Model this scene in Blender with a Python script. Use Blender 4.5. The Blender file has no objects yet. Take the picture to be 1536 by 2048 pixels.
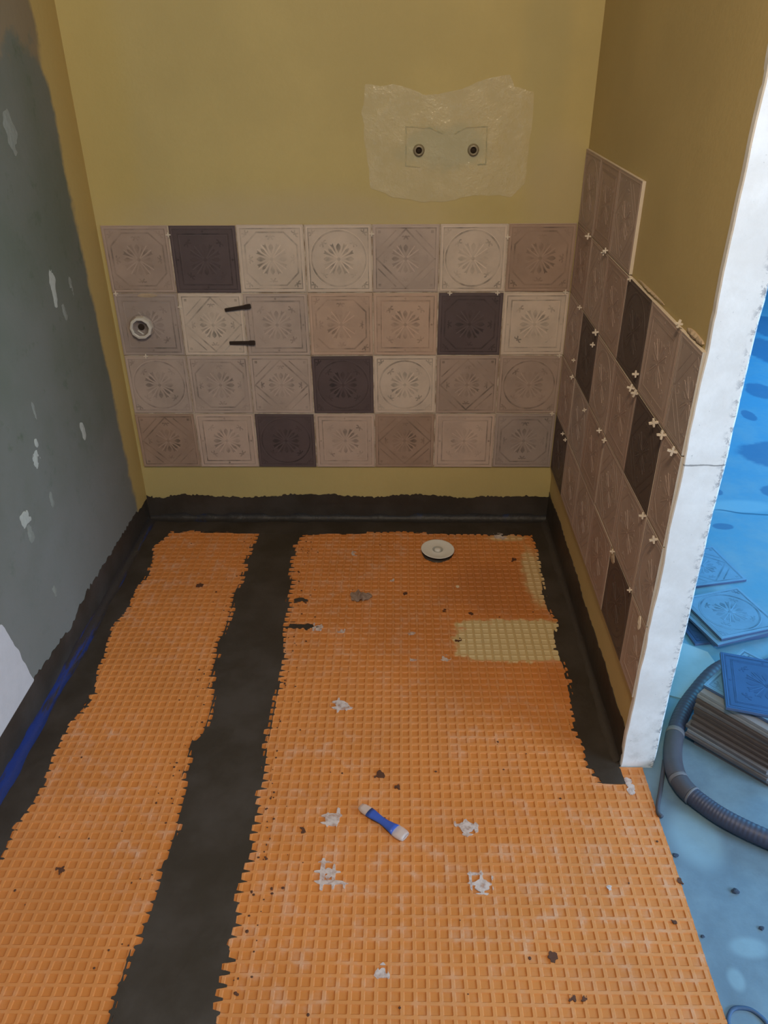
import bpy, bmesh, math, random
import numpy as np
from mathutils import Vector, Matrix

random.seed(7)
SC = bpy.context.scene
COL = SC.collection

# ---------------------------------------------------------------- camera
R_ = ((0.99982237, 0.01725132, -0.00759095),
      (0.00232336, -0.51249423, -0.85868752),
      (-0.01870381, 0.85851736, -0.51244328))
CAM = (0.8813, -2.41455, 1.47487)
FPX = 1583.3
cd = bpy.data.cameras.new('camera')
cam = bpy.data.objects.new('camera', cd)
COL.objects.link(cam)
cd.sensor_fit = 'VERTICAL'
cd.sensor_height = 24.0
cd.lens = FPX / 2048 * 24.0
cd.clip_start = 0.02
r0, r1, r2 = R_
cam.matrix_world = Matrix(((r0[0], -r1[0], -r2[0], CAM[0]), (r0[1], -r1[1], -r2[1], CAM[1]),
                           (r0[2], -r1[2], -r2[2], CAM[2]), (0, 0, 0, 1)))
SC.camera = cam

# ---------------------------------------------------------------- world, light, exposure
SC.view_settings.view_transform = 'Standard'
SC.view_settings.look = 'None'
SC.view_settings.gamma = 1.0
SC.view_settings.exposure = 0.0
SC.view_settings.use_curve_mapping = False
W = bpy.data.worlds.new('sky')
SC.world = W
W.use_nodes = True
W.node_tree.nodes['Background'].inputs[0].default_value = (0.35, 0.6, 1.0, 1)
W.node_tree.nodes['Background'].inputs[1].default_value = 1.0


def area(name, loc, target, size, color, power, shape='RECTANGLE', sy=None, spread=None):
    l = bpy.data.lights.new(name, 'AREA')
    l.shape = shape
    l.size = size
    if sy: l.size_y = sy
    l.color = color
    l.energy = power
    if spread: l.spread = spread
    o = bpy.data.objects.new(name, l)
    COL.objects.link(o)
    o.location = loc
    o.rotation_euler = (Vector(target) - Vector(loc)).to_track_quat('-Z', 'Y').to_euler()
    return o


area('ceiling_lamp_light', (0.93, -2.3, 2.42), (0.8, -0.6, 0.4), 0.30, (1.0, 0.78, 0.53), 27.5, 'DISK')
area('front_window_daylight', (4.5, -2.75, 1.45), (1.2, -1.4, 0.5), 1.5, (0.50, 0.73, 1.0), 135, sy=1.3)
area('side_window_daylight', (4.5, 1.1, 1.6), (2.0, -0.3, 0.0), 1.8, (0.09, 0.50, 0.90), 118, sy=1.4)  # unseen deep-blue light, added to tint the next room's floor


# ---------------------------------------------------------------- helpers
def at(px, py, z=0.0):
    """the point of the horizontal plane at height z that shows at this place of the 1536 x 2048 photograph"""
    a, b = (px - 768) / FPX, (py - 1024) / FPX
    d = [r0[k] * a + r1[k] * b + r2[k] for k in range(3)]
    t = (z - CAM[2]) / d[2]
    return (CAM[0] + d[0] * t, CAM[1] + d[1] * t, z)


def at_wall(px, py, x):
    a, b = (px - 768) / FPX, (py - 1024) / FPX
    d = [r0[k] * a + r1[k] * b + r2[k] for k in range(3)]
    t = (x - CAM[0]) / d[0]
    return (x, CAM[1] + d[1] * t, CAM[2] + d[2] * t)


_rng = np.random.RandomState(5)
_TAB = _rng.rand(256, 256)


def vnoise(x, y, s=1.0, o=0):
    """smooth value noise in [-1, 1]"""
    x = np.asarray(x, float) * s + 17.3 * o + 40
    y = np.asarray(y, float) * s + 9.7 * o + 40
    xi, yi = np.floor(x).astype(int), np.floor(y).astype(int)
    fx, fy = x - xi, y - yi
    fx = fx * fx * (3 - 2 * fx)
    fy = fy * fy * (3 - 2 * fy)
    T = lambda a, b: _TAB[a % 256, b % 256]
    v = (T(xi, yi) * (1 - fx) + T(xi + 1, yi) * fx) * (1 - fy) + (T(xi, yi + 1) * (1 - fx) + T(xi + 1, yi + 1) * fx) * fy
    return v * 2 - 1


def fbm(x, y, s, o=0, n=3):
    r, a = 0, 1.0
    for k in range(n):
        r = r + a * vnoise(x, y, s, o + k)
        s *= 2.1
        a *= .5
    return r


def link(name, me, mats, parent=None):
    o = bpy.data.objects.new(name, me)
    for m in (mats if isinstance(mats, (list, tuple)) else [mats]):
        me.materials.append(m)
    COL.objects.link(o)
    if parent: o.parent = parent
    return o


def mesh(name, verts, faces, mats, parent=None, mi=None, smooth=False):
    me = bpy.data.meshes.new(name)
    me.from_pydata([tuple(v) for v in verts], [], faces)
    if mi is not None: me.polygons.foreach_set('material_index', mi)
    if smooth: me.polygons.foreach_set('use_smooth', [True] * len(me.polygons))
    me.update()
    return link(name, me, mats, parent)


def tag(o, label=None, cat=None, group=None, kind=None):
    if label: o['label'] = label
    if cat: o['category'] = cat
    if group: o['group'] = group
    if kind: o['kind'] = kind
    return o


def empty(name, loc=(0, 0, 0), rot=(0, 0, 0)):
    o = bpy.data.objects.new(name, None)
    o.empty_display_size = .05
    COL.objects.link(o)
    o.location = loc
    o.rotation_euler = rot
    return o


def bmobj(name, bm, mats, parent=None, smooth=False):
    me = bpy.data.meshes.new(name)
    bmesh.ops.recalc_face_normals(bm, faces=bm.faces)
    bm.to_mesh(me)
    bm.free()
    if smooth: me.polygons.foreach_set('use_smooth', [True] * len(me.polygons))
    return link(name, me, mats, parent)


def box_bm(bm, x0, x1, y0, y1, z0, z1, bevel=0.0, mi=0, rot=None):
    m = Matrix.Translation(((x0 + x1) / 2, (y0 + y1) / 2, (z0 + z1) / 2))
    if rot: m = m @ rot
    r = bmesh.ops.create_cube(bm, size=1, matrix=m @ Matrix.Diagonal((x1 - x0, y1 - y0, z1 - z0, 1)))
    vs = r['verts']
    fs = list({f for v in vs for f in v.link_faces})
    for f in fs: f.material_index = mi
    if bevel:
        es = list({e for v in vs for e in v.link_edges})
        b = bmesh.ops.bevel(bm, geom=es, offset=bevel, segments=2, affect='EDGES', profile=.5)
        for f in b['faces']: f.material_index = mi


def box(name, x0, x1, y0, y1, z0, z1, mats, parent=None, bevel=0.0):
    bm = bmesh.new()
    box_bm(bm, x0, x1, y0, y1, z0, z1, bevel)
    return bmobj(name, bm, mats, parent)


def lathe(name, prof, mats, parent=None, n=40, loc=(0, 0, 0), axis='Z', smooth=True, wob=0.0, mi=None):
    """profile of (radius, height) turned round the axis"""
    vs, fs, ml = [], [], []
    for k in range(n):
        a = 2 * math.pi * k / n
        w = 1 + wob * math.sin(3 * a + 1) + wob * .6 * math.sin(7 * a)
        for r, h in prof:
            c, s = math.cos(a) * r * w, math.sin(a) * r * w
            vs.append((c, s, h) if axis == 'Z' else (c, -h, s))
    m = len(prof)
    for k in range(n):
        for j in range(m - 1):
            a, b = k * m + j, ((k + 1) % n) * m + j
            fs.append((a, b, b + 1, a + 1))
            ml.append(mi[j] if mi else 0)
    me = bpy.data.meshes.new(name)
    me.from_pydata(vs, [], fs)
    me.polygons.foreach_set('material_index', ml)
    bm = bmesh.new()
    bm.from_mesh(me)
    bmesh.ops.remove_doubles(bm, verts=bm.verts, dist=1e-6)
    bmesh.ops.recalc_face_normals(bm, faces=bm.faces)
    bm.to_mesh(me)
    bm.free()
    if smooth: me.polygons.foreach_set('use_smooth', [True] * len(me.polygons))
    o = link(name, me, mats, parent)
    o.location = loc
    return o


def march(name, u0, u1, v0, v1, st, f, pos, mats, parent=None, skirt=0.0015, smooth=False):
    """thin coat: the region f(u,v) > 0 traced smoothly on a lattice, pos(u,v,h) places it, with a side skirt of real thickness"""
    nu, nv = int(round((u1 - u0) / st)) + 1, int(round((v1 - v0) / st)) + 1
    U, V = np.meshgrid(np.linspace(u0, u1, nu), np.linspace(v0, v1, nv), indexing='ij')
    F = f(U, V)
    verts, faces, idx = [], [], {}

    def vid(key, u, v):
        if key not in idx:
            idx[key] = len(verts)
            verts.append(pos(u, v, 1))
        return idx[key]

    def low(i):
        key = ('L', i)
        if key not in idx:
            idx[key] = len(verts)
            verts.append(lowpos[i])
        return idx[key]
    lowpos = {}
    ul, vl = U[:, 0], V[0, :]
    Fl = F.tolist()
    for i in range(nu - 1):
        for j in range(nv - 1):
            c = ((i, j), (i + 1, j), (i + 1, j + 1), (i, j + 1))
            val = [Fl[a][b] for a, b in c]
            if max(val) <= 0: continue
            if min(val) > 0:
                faces.append([vid(k, ul[k[0]], vl[k[1]]) for k in c])
                continue
            poly, kinds = [], []
            for k in range(4):
                a, b = c[k], c[(k + 1) % 4]
                fa, fb = val[k], val[(k + 1) % 4]
                if fa > 0:
                    poly.append(vid(a, ul[a[0]], vl[a[1]])); kinds.append(0)
                if (fa > 0) != (fb > 0):
                    t = fa / (fa - fb)
                    t = min(max(t, .04), .96)
                    u = ul[a[0]] + (ul[b[0]] - ul[a[0]]) * t
                    v = vl[a[1]] + (vl[b[1]] - vl[a[1]]) * t
                    key = ('E',) + (min(a, b) + max(a, b))
                    q = vid(key, u, v)
                    lowpos[q] = pos(u, v, 0)
                    poly.append(q); kinds.append(1 if fa > 0 else 2)
            if len(poly) >= 3:
                faces.append(poly)
                n = len(poly)
                for k in range(n):
                    if kinds[k] == 1 and kinds[(k + 1) % n] == 2:
                        a, b = poly[k], poly[(k + 1) % n]
                        faces.append([b, a, low(a), low(b)])
    if not faces: return None
    me = bpy.data.meshes.new(name)
    me.from_pydata([tuple(v) for v in verts], [], faces)
    me.update()
    bm = bmesh.new()
    bm.from_mesh(me)
    bmesh.ops.recalc_face_normals(bm, faces=bm.faces)
    bm.to_mesh(me)
    bm.free()
    return link(name, me, mats, parent)


# ---------------------------------------------------------------- material helpers
class NT:
    def __init__(s, name):
        s.m = bpy.data.materials.new(name)
        s.m.use_nodes = True
        s.t = s.m.node_tree
        s.b = s.t.nodes['Principled BSDF']

    def n(s, typ, props=None, **ins):
        x = s.t.nodes.new('ShaderNode' + typ)
        for k, v in (props or {}).items(): setattr(x, k, v)
        for k, v in ins.items():
            k = int(k[1:]) if k[0] == '_' else k
            s.set(x.inputs[k], v)
        return x

    def set(s, inp, v):
        if isinstance(v, bpy.types.NodeSocket): s.t.links.new(v, inp)
        elif isinstance(v, bpy.types.Node): s.t.links.new(v.outputs[0], inp)
        elif isinstance(v, (tuple, list)) and len(v) == 3 and inp.type == 'RGBA': inp.default_value = (*v, 1)
        else: inp.default_value = v

    def bs(s, **k):
        for a, v in k.items(): s.set(s.b.inputs[a.replace('_', ' ')], v)

    def mth(s, op, a, b=0.0, c=None):
        x = s.n('Math', {'operation': op})
        s.set(x.inputs[0], a)
        s.set(x.inputs[1], b)
        if c is not None: s.set(x.inputs[2], c)
        return x.outputs[0]

    def mix(s, f, a, b, mode='MIX'):
        x = s.n('Mix', {'data_type': 'RGBA', 'blend_type': mode})
        s.set(x.inputs[0], f)
        s.set(x.inputs[6], a)
        s.set(x.inputs[7], b)
        return x.outputs[2]

    def noise(s, scale, detail=4, rough=.55, vec=None, dim=None):
        x = s.n('TexNoise', Scale=scale, Detail=detail, Roughness=rough)
        if vec is not None: s.set(x.inputs['Vector'], vec)
        return x.outputs['Fac']

    def step(s, v, lo, hi):
        x = s.n('MapRange', {'interpolation_type': 'SMOOTHSTEP'})
        s.set(x.inputs['Value'], v)
        x.inputs['From Min'].default_value = lo
        x.inputs['From Max'].default_value = hi
        return x.outputs['Result']

    def pos(s):
        if not hasattr(s, '_p'):
            g = s.n('NewGeometry')
            s._p = g.outputs['Position']
            x = s.n('SeparateXYZ', _0=s._p)
            s._xyz = (x.outputs[0], x.outputs[1], x.outputs[2])
        return s._p

    def obj(s):
        if not hasattr(s, '_o'):
            g = s.n('TexCoord')
            i = s.n('ObjectInfo')
            v = s.n('VectorMath', {'operation': 'ADD'})
            s.t.links.new(g.outputs['Object'], v.inputs[0])
            k = s.mth('MULTIPLY', i.outputs['Random'], 37.0)
            s.t.links.new(k, v.inputs[1])
            s._o = v.outputs[0]
        return s._o

    def ell(s, ax, ay, cx, cy, rx, ry, soft=.25, amp=.0, nz=None):
        """soft ellipse mask at a fixed place of the surface (ax, ay: 0 x, 1 y, 2 z)"""
        s.pos()
        a = s.mth('DIVIDE', s.mth('SUBTRACT', s._xyz[ax], cx), rx)
        b = s.mth('DIVIDE', s.mth('SUBTRACT', s._xyz[ay], cy), ry)
        d = s.mth('SQRT', s.mth('ADD', s.mth('MULTIPLY', a, a), s.mth('MULTIPLY', b, b)))
        if nz is not None: d = s.mth('ADD', d, s.mth('MULTIPLY', s.mth('SUBTRACT', nz, .5), amp))
        return s.step(d, 1 + soft, 1 - soft)

    def bump(s, h, strength=.3, dist=.01):
        x = s.n('Bump', Strength=strength, Distance=dist, Height=h)
        s.set(s.b.inputs['Normal'], x.outputs[0])


def srgb(r, g, b):
    f = lambda c: (c / 255 / 12.92) if c / 255 <= .04045 else ((c / 255 + .055) / 1.055) ** 2.4
    return (f(r), f(g), f(b))


def simple(name, col, rough=.6, var=.12, scale=30, bump=.15, bd=.002, spec=.4, metallic=0.0):
    t = NT(name)
    v = t.noise(scale, vec=t.obj())
    dark = tuple(c * (1 - var) for c in col)
    lite = tuple(min(1, c * (1 + var)) for c in col)
    t.bs(Base_Color=t.mix(v, dark, lite), Roughness=rough, Specular_IOR_Level=spec, Metallic=metallic)
    if bump: t.bump(t.noise(scale * 4, vec=t._o), bump, bd)
    return t.m


# ---- yellow gypsum of the back wall
def yellow(name, base, extra=None):
    t = NT(name)
    t.pos()
    n1 = t.noise(2.2, 3, vec=t._p)
    n2 = t.noise(60, 4, .6, vec=t._p)
    c = t.mix(t.step(n1, .35, .7), tuple(k * .93 for k in base), tuple(k * 1.06 for k in base))
    c = t.mix(t.mth('MULTIPLY', n2, .25), c, tuple(k * .75 for k in base))
    if extra: c = extra(t, c, n1, n2)
    t.bs(Base_Color=c, Roughness=.62, Specular_IOR_Level=.35)
    t.bump(t.noise(90, 5, .6, vec=t._p), .25, .002)
    return t.m


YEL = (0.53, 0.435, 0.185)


def back_extra(t, c, n1, n2):
    nz = t.noise(5, 3, vec=t._p)
    g = t.ell(0, 2, 1.27, 1.5, .06, .42, .5, .8, nz)
    c = t.mix(t.mth('MULTIPLY', g, .45), c, (.40, .35, .17))
    g = t.ell(0, 2, .05, 1.35, .09, .5, .4, .6, nz)
    c = t.mix(t.mth('MULTIPLY', g, .35), c, (.56, .44, .14))
    g = t.ell(0, 2, .55, 1.03, .45, .07, .6, 1.0, nz)
    c = t.mix(t.mth('MULTIPLY', g, .5), c, (.52, .43, .27))
    g = t.ell(0, 2, 1.33, 1.1, .09, .13, .5, 1.0, nz)
    c = t.mix(t.mth('MULTIPLY', g, .45), c, (.50, .41, .24))
    return c


M_back = yellow('yellow_gypsum_back', YEL, back_extra)
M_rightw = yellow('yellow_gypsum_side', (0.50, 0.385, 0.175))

# ---- left wall: green gypsum board with a yellow strip along the corner
t = NT('green_gypsum_board')
t.pos()
X_, Y_, Z_ = t._xyz
nz = t.noise(9, 5, .6, vec=t._p)
nb = t.noise(2.5, 4, .6, vec=t._p)
green = t.mix(t.step(nb, .3, .7), (.125, .135, .098), (.165, .165, .135))
green = t.mix(t.step(t.noise(16, 5, .65, vec=t._p), .56, .72), green, (.105, .122, .082))
lowgrey = t.step(t.mth('ADD', Z_, t.mth('MULTIPLY', nz, .5)), 1.05, .45)
green = t.mix(t.mth('MULTIPLY', lowgrey, .6), green, (.22, .215, .20))  # window light on the lower board put into the colour as grey
e = t.mth('ADD', Y_, t.mth('MULTIPLY', t.mth('SUBTRACT', nz, .5), .08))
e = t.mth('ADD', e, t.mth('MULTIPLY', Z_, .035))
strip = t.step(e, -.108, -.082)
top = t.step(t.mth('ADD', Z_, t.mth('MULTIPLY', t.mth('SUBTRACT', nz, .5), .22)), 1.44, 1.48)
col = t.mix(t.mth('MULTIPLY', top, .8), green, (.26, .19, .11))
col = t.mix(strip, col, (.50, .36, .13))
t.bs(Base_Color=col, Roughness=.75, Specular_IOR_Level=.25)
t.bump(t.noise(50, 5, .65, vec=t._p), .3, .003)
M_left = t.m

# ---- white plaster on the wall's end
t = NT('white_plaster_end')
t.pos()
X_, Y_, Z_ = t._xyz
n1 = t.noise(14, 5, .6, vec=t._p)
speck = t.step(t.noise(150, 2, .5, vec=t._p), .73, .78)
smn = t.noise(25, 5, .7, vec=t._p)
c = t.mix(t.step(n1, .3, .8), (.74, .72, .70), (.86, .85, .84))
c = t.mix(t.mth('MULTIPLY', speck, .45), c, (.25, .24, .25))
sm = t.mth('MULTIPLY', t.step(smn, .62, .72), t.ell(0, 2, 1.455, .98, .035, .035, .5))
c = t.mix(t.mth('MULTIPLY', sm, .7), c, (.28, .27, .30))
crk = t.mth('ABSOLUTE', t.mth('SUBTRACT', t.mth('ADD', Z_, t.mth('MULTIPLY', t.noise(40, 3, vec=t._p), .006)), .800))
c = t.mix(t.mth('MULTIPLY', t.step(crk, .0022, .0008), .8), c, (.2, .2, .2))
rim = t.mth('MULTIPLY', t.step(X_, 1.462, 1.482), t.step(t.noise(55, 5, .75, vec=t._p), .5, .58))
c = t.mix(t.mth('MULTIPLY', rim, .75), c, (.16, .17, .2))
low = t.mth('MULTIPLY', t.step(Z_, .35, .0), t.step(smn, .5, .7))
c = t.mix(t.mth('MULTIPLY', low, .3), c, (.4, .38, .34))
t.bs(Base_Color=c, Roughness=.8, Specular_IOR_Level=.2)
t.bump(n1, .3, .004)
M_white = t.m
M_plain = simple('white_room_plaster', (.62, .62, .60), .8, .05, 6, .1)
M_ceil = simple('ceiling_plaster', (.55, .52, .46), .85, .05, 4, .05)

# ---- next room's floor: stained concrete, the blue light cast put into its colour
t = NT('blue_stained_screed')
t.pos()
X_, Y_, Z_ = t._xyz
n1 = t.noise(6, 6, .65, vec=t._p)
n2 = t.noise(1.6, 3, .5, vec=t._p)
n3 = t.noise(40, 4, .6, vec=t._p)
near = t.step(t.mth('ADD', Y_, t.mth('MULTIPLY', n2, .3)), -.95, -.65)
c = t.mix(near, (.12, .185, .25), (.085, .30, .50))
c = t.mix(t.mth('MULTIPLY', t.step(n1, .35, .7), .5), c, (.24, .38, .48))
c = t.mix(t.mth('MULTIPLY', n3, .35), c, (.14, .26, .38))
for (ex, ey, rx, ry) in ((3.06, 2.24, .14, .22), (2.9, 1.80, .12, .22), (2.64, 1.22, .07, .10), (2.85, 1.24, .06, .1), (3.1, 1.5, .08, .2),
                         (2.45, .52, .16, .13), (2.31, .22, .06, .05), (2.02, -.03, .035, .02), (2.08, .22, .03, .03), (2.47, .93, .03, .06)):
    m_ = t.ell(0, 1, ex, ey, rx, ry, .12, .9, n1)
    c = t.mix(t.mth('MULTIPLY', m_, .75), c, (.05, .14, .30))
for (ex, ey, rx, ry) in ((2.12, .11, .13, .045), (1.52, -1.30, .05, .07), (1.545, -1.54, .035, .02), (1.60, -1.60, .03, .035), (1.50, -1.60, .014, .02)):
    m_ = t.ell(0, 1, ex, ey, rx, ry, .35, .9, n1)
    c = t.mix(t.mth('MULTIPLY', m_, .38), c, (.30, .50, .62))
ck = t.mth('ABSOLUTE', t.mth('SUBTRACT', t.mth('ADD', Y_, t.mth('MULTIPLY', n2, .25)), .185))
ck = t.mth('MULTIPLY', t.step(ck, .006, .002), t.step(X_, 2.0, 2.06))
c = t.mix(t.mth('MULTIPLY', ck, .8), c, (.02, .10, .2))
t.bs(Base_Color=c, Roughness=.75, Specular_IOR_Level=.3)
t.bump(n1, .4, .006)
M_screed = t.m

# ---- orange waffle mat (a web slot and a pit slot)
PITCH = .0233


def mat_orange(name, base, dust):
    t = NT(name)
    t.pos()
    X_, Y_, Z_ = t._xyz
    n1 = t.noise(4.5, 5, .6, vec=t._p)
    n2 = t.noise(22, 5, .65, vec=t._p)
    n3 = t.noise(1.8, 2, .5, vec=t._p)
    c = t.mix(t.step(n1, .3, .72), tuple(k * .93 for k in base), tuple(min(1, k * 1.05) for k in base))
    # dusty scuffs where people stepped
    d = t.mth('MULTIPLY', t.step(n2, .45, .75), t.step(n3, .38, .62))
    c = t.mix(t.mth('MULTIPLY', d, dust), c, (.68, .52, .42))
    # darker orange stretches towards the back right corner and the right wall
    m1 = t.ell(0, 1, 1.2, -.40, .17, .17, .5, 1.0, n1)
    c = t.mix(t.mth('MULTIPLY', m1, .55), c, (.40, .13, .03))
    m2 = t.ell(0, 1, 1.33, -.82, .08, .08, .5, 1.0, n1)
    c = t.mix(t.mth('MULTIPLY', m2, .5), c, (.52, .17, .04))
    # cream adhesive left in the waffle
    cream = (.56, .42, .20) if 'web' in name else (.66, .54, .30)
    a_ = t.mth('POWER', t.mth('ABSOLUTE', t.mth('DIVIDE', t.mth('SUBTRACT', X_, 1.2), .155)), 5.0)
    b_ = t.mth('POWER', t.mth('ABSOLUTE', t.mth('DIVIDE', t.mth('SUBTRACT', Y_, -.655), .092)), 5.0)
    w = t.step(t.mth('ADD', t.mth('ADD', a_, b_), t.mth('MULTIPLY', t.mth('SUBTRACT', n2, .5), 3.6)), 1.45, .65)
    w2 = t.ell(0, 1, 1.325, -.34, .045, .15, .35, 1.6, n2)
    w3 = t.ell(0, 1, 1.25, -.115, .06, .02, .35, 1.2, n2)
    cm = t.mth('MAXIMUM', w, t.mth('MAXIMUM', t.mth('MULTIPLY', w2, .8), t.mth('MULTIPLY', w3, .7)))
    c = t.mix(t.mth('MULTIPLY', cm, .92), c, cream)
    t.bs(Base_Color=c, Roughness=.5, Specular_IOR_Level=.4)
    t.bump(t.noise(300, 3, .5, vec=t._p), .12, .001)
    return t.m


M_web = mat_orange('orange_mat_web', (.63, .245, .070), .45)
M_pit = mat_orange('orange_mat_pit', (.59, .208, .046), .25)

# ---- black sealing slurry
t = NT('black_sealing_slurry')
t.pos()
n1 = t.noise(7, 4, .6, vec=t._p)
c = t.mix(t.step(n1, .35, .7), (.036, .027, .019), (.056, .045, .037))
t.bs(Base_Color=c, Roughness=.55, Specular_IOR_Level=.45)
t.bump(t.noise(35, 5, .6, vec=t._p), .35, .004)
M_black = t.m
t = NT('blue_corner_tape')
t.pos()
X_, Y_, Z_ = t._xyz
sv = t.n('CombineXYZ', _0=t.mth('MULTIPLY', X_, 4.0), _1=t.mth('MULTIPLY', Y_, .45), _2=t.mth('MULTIPLY', Z_, 4.0)).outputs[0]
n1 = t.noise(11, 5, .7, vec=sv)
near = t.step(Y_, -.35, -1.0)
f = t.step(t.mth('ADD', n1, t.mth('MULTIPLY', near, .16)), .55, .66)
c = t.mix(f, (.030, .026, .026), (.011, .030, .15))
t.bs(Base_Color=c, Roughness=.3, Specular_IOR_Level=.6)
t.bump(t.noise(60, 4, .6, vec=t._p), .5, .004)
M_tape = t.m
t = NT('blackened_corner_tape')
t.pos()
n1 = t.noise(9, 4, .65, vec=t._p)
c = t.mix(t.step(n1, .60, .72), (.026, .023, .022), (.014, .030, .10))
t.bs(Base_Color=c, Roughness=.48, Specular_IOR_Level=.4)
t.bump(t.noise(60, 4, .6, vec=t._p), .5, .004)
M_tapeb = t.m


# ---- patterned tiles: face, ink, bare edge
def tile_mats(name, base, inkf=.40):
    t = NT(name + '_glaze')
    v = t.noise(9, 4, .6, vec=t.obj())
    v2 = t.noise(45, 4, .6, vec=t._o)
    c = t.mix(t.step(v, .3, .7), tuple(k * .88 for k in base), tuple(min(1, k * 1.10) for k in base))
    c = t.mix(t.mth('MULTIPLY', v2, .22), c, tuple(k * .7 for k in base))
    t.bs(Base_Color=c, Roughness=.55, Specular_IOR_Level=.35)
    t.bump(t.noise(120, 4, vec=t._o), .15, .001)
    a = t.m
    t = NT(name + '_motif')
    v = t.noise(17, 3, .6, vec=t.obj())
    ink = tuple(k * inkf for k in base)
    ink = (ink[0] * .95, ink[1], ink[2] * 1.02)
    c = t.mix(t.step(v, .38, .80), tuple(k * .90 for k in base), ink)
    t.bs(Base_Color=c, Roughness=.6, Specular_IOR_Level=.3)
    b = t.m
    t = NT(name + '_relief_line')
    v = t.noise(14, 3, .6, vec=t.obj())
    c = t.mix(t.step(v, .3, .7), tuple(min(1, k * (1.22 if inkf < .6 else 1.04)) for k in base), base)
    t.bs(Base_Color=c, Roughness=.5)
    return [a, b, t.m, M_edgeb if 'blue' in name else M_edge]


M_edgeb = simple('shaded_glaze_edge', (.07, .12, .24), .7, .2, 40)  # tile edge with the next room's dim blue light put into its colour
M_edge = simple('bare_ceramic_edge', (.60, .52, .42), .8, .08, 40)
TM = {
    'side_taupe': tile_mats('side_taupe_tile', (.42, .315, .27), .88),
    'side_brown_taupe': tile_mats('side_brown_tile', (.385, .275, .23), .88),
    'side_grey_taupe': tile_mats('side_grey_tile', (.41, .325, .29), .88),
    'side_dark': tile_mats('side_dark_tile', (.10, .072, .064), .88),
    'cream': tile_mats('cream_tile', (.62, .52, .43)),
    'beige': tile_mats('beige_tile', (.55, .43, .355)),
    'grey_beige': tile_mats('grey_beige_tile', (.48, .39, .335)),
    'pinkish_beige': tile_mats('pinkish_beige_tile', (.53, .385, .295)),
    'taupe': tile_mats('taupe_tile', (.41, .315, .26)),
    'brown_taupe': tile_mats('brown_taupe_tile', (.38, .27, .205)),
    'grey_taupe': tile_mats('grey_taupe_tile', (.385, .315, .28)),
    'dark': tile_mats('dark_tile', (.115, .086, .088)),
    'blue_grey': tile_mats('blue_grey_tile', (.13, .29, .48)),  # this and the dark one carry the next room's blue light in the glaze
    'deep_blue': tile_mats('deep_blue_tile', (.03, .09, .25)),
}
NAMES = {'cream': 'cream', 'beige': 'light beige', 'grey_beige': 'grey-beige', 'pinkish_beige': 'pinkish beige', 'taupe': 'taupe',
         'brown_taupe': 'brown-taupe', 'grey_taupe': 'grey-taupe', 'dark': 'dark charcoal'}

# ---------------------------------------------------------------- tile geometry (local: x right, z up, face towards -y)
TS, TT = .1970, .0080


def teardrop(cx, cz, ang, r0_, r1_, w, fork=False, n=12):
    pts = []
    for k in range(n + 1):
        s = k / n
        r = r0_ + (r1_ - r0_) * s
        h = w * (math.sin(math.pi * min(s, .999) ** 1.5))
        pts.append((r, h))
    if fork:
        pts = [(r0_, 0), (r0_ + (r1_ - r0_) * .6, w * .45), (r1_, w * 1.05), (r1_ - (r1_ - r0_) * .08, 0)]
        loop = pts[:-1] + [(r1_ - (r1_ - r0_) * .10, w * .1)] + [(r1_, -w * .55), (r0_ + (r1_ - r0_) * .6, -w * .35)]
    else:
        loop = pts + [(r, -h) for r, h in reversed(pts[1:-1])]
    ca, sa = math.cos(ang), math.sin(ang)
    return [(cx + r * ca - h * sa, cz + r * sa + h * ca) for r, h in loop]


def stroke(p, w, closed=False):
    """a ribbon of width w along the points: a list of quads"""
    q = []
    n = len(p)
    off = []
    for k in range(n):
        a = p[(k - 1) % n] if (closed or k) else p[k]
        b = p[(k + 1) % n] if (closed or k < n - 1) else p[k]
        c_ = p[k]
        d1 = Vector((c_[0] - a[0], c_[1] - a[1]))
        d2 = Vector((b[0] - c_[0], b[1] - c_[1]))
        if d1.length < 1e-9: d1 = d2
        if d2.length < 1e-9: d2 = d1
        d1.normalize(); d2.normalize()
        nrm = Vector((-d1.y - d2.y, d1.x + d2.x))
        L = nrm.length
        nrm = nrm / L * (w / 2) / max(.4, L / 2)
        off.append(((c_[0] + nrm.x, c_[1] + nrm.y), (c_[0] - nrm.x, c_[1] - nrm.y)))
    for k in range(n if closed else n - 1):
        a, b = off[k], off[(k + 1) % n]
        q.append([a[0], b[0], b[1], a[1]])
    return q


def scroll(cx, cz, ang, s):
    """a little pair of curls with a bud between"""
    out = []
    ca, sa = math.cos(ang), math.sin(ang)
    for sg in (-1, 1):
        pts = []
        for k in range(8):
            a = -math.pi * .5 + k / 7 * math.pi * 1.35
            x, y = math.sin(a) * .35 * s, sg * (.62 * s - math.cos(a) * .35 * s)
            pts.append((cx + x * ca - y * sa, cz + x * sa + y * ca))
        out += stroke(pts, .0036)
    out.append(teardrop(cx - .2 * s * ca, cz - .2 * s * sa, ang, 0, s * .8, s * .22, n=6))
    return out


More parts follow.
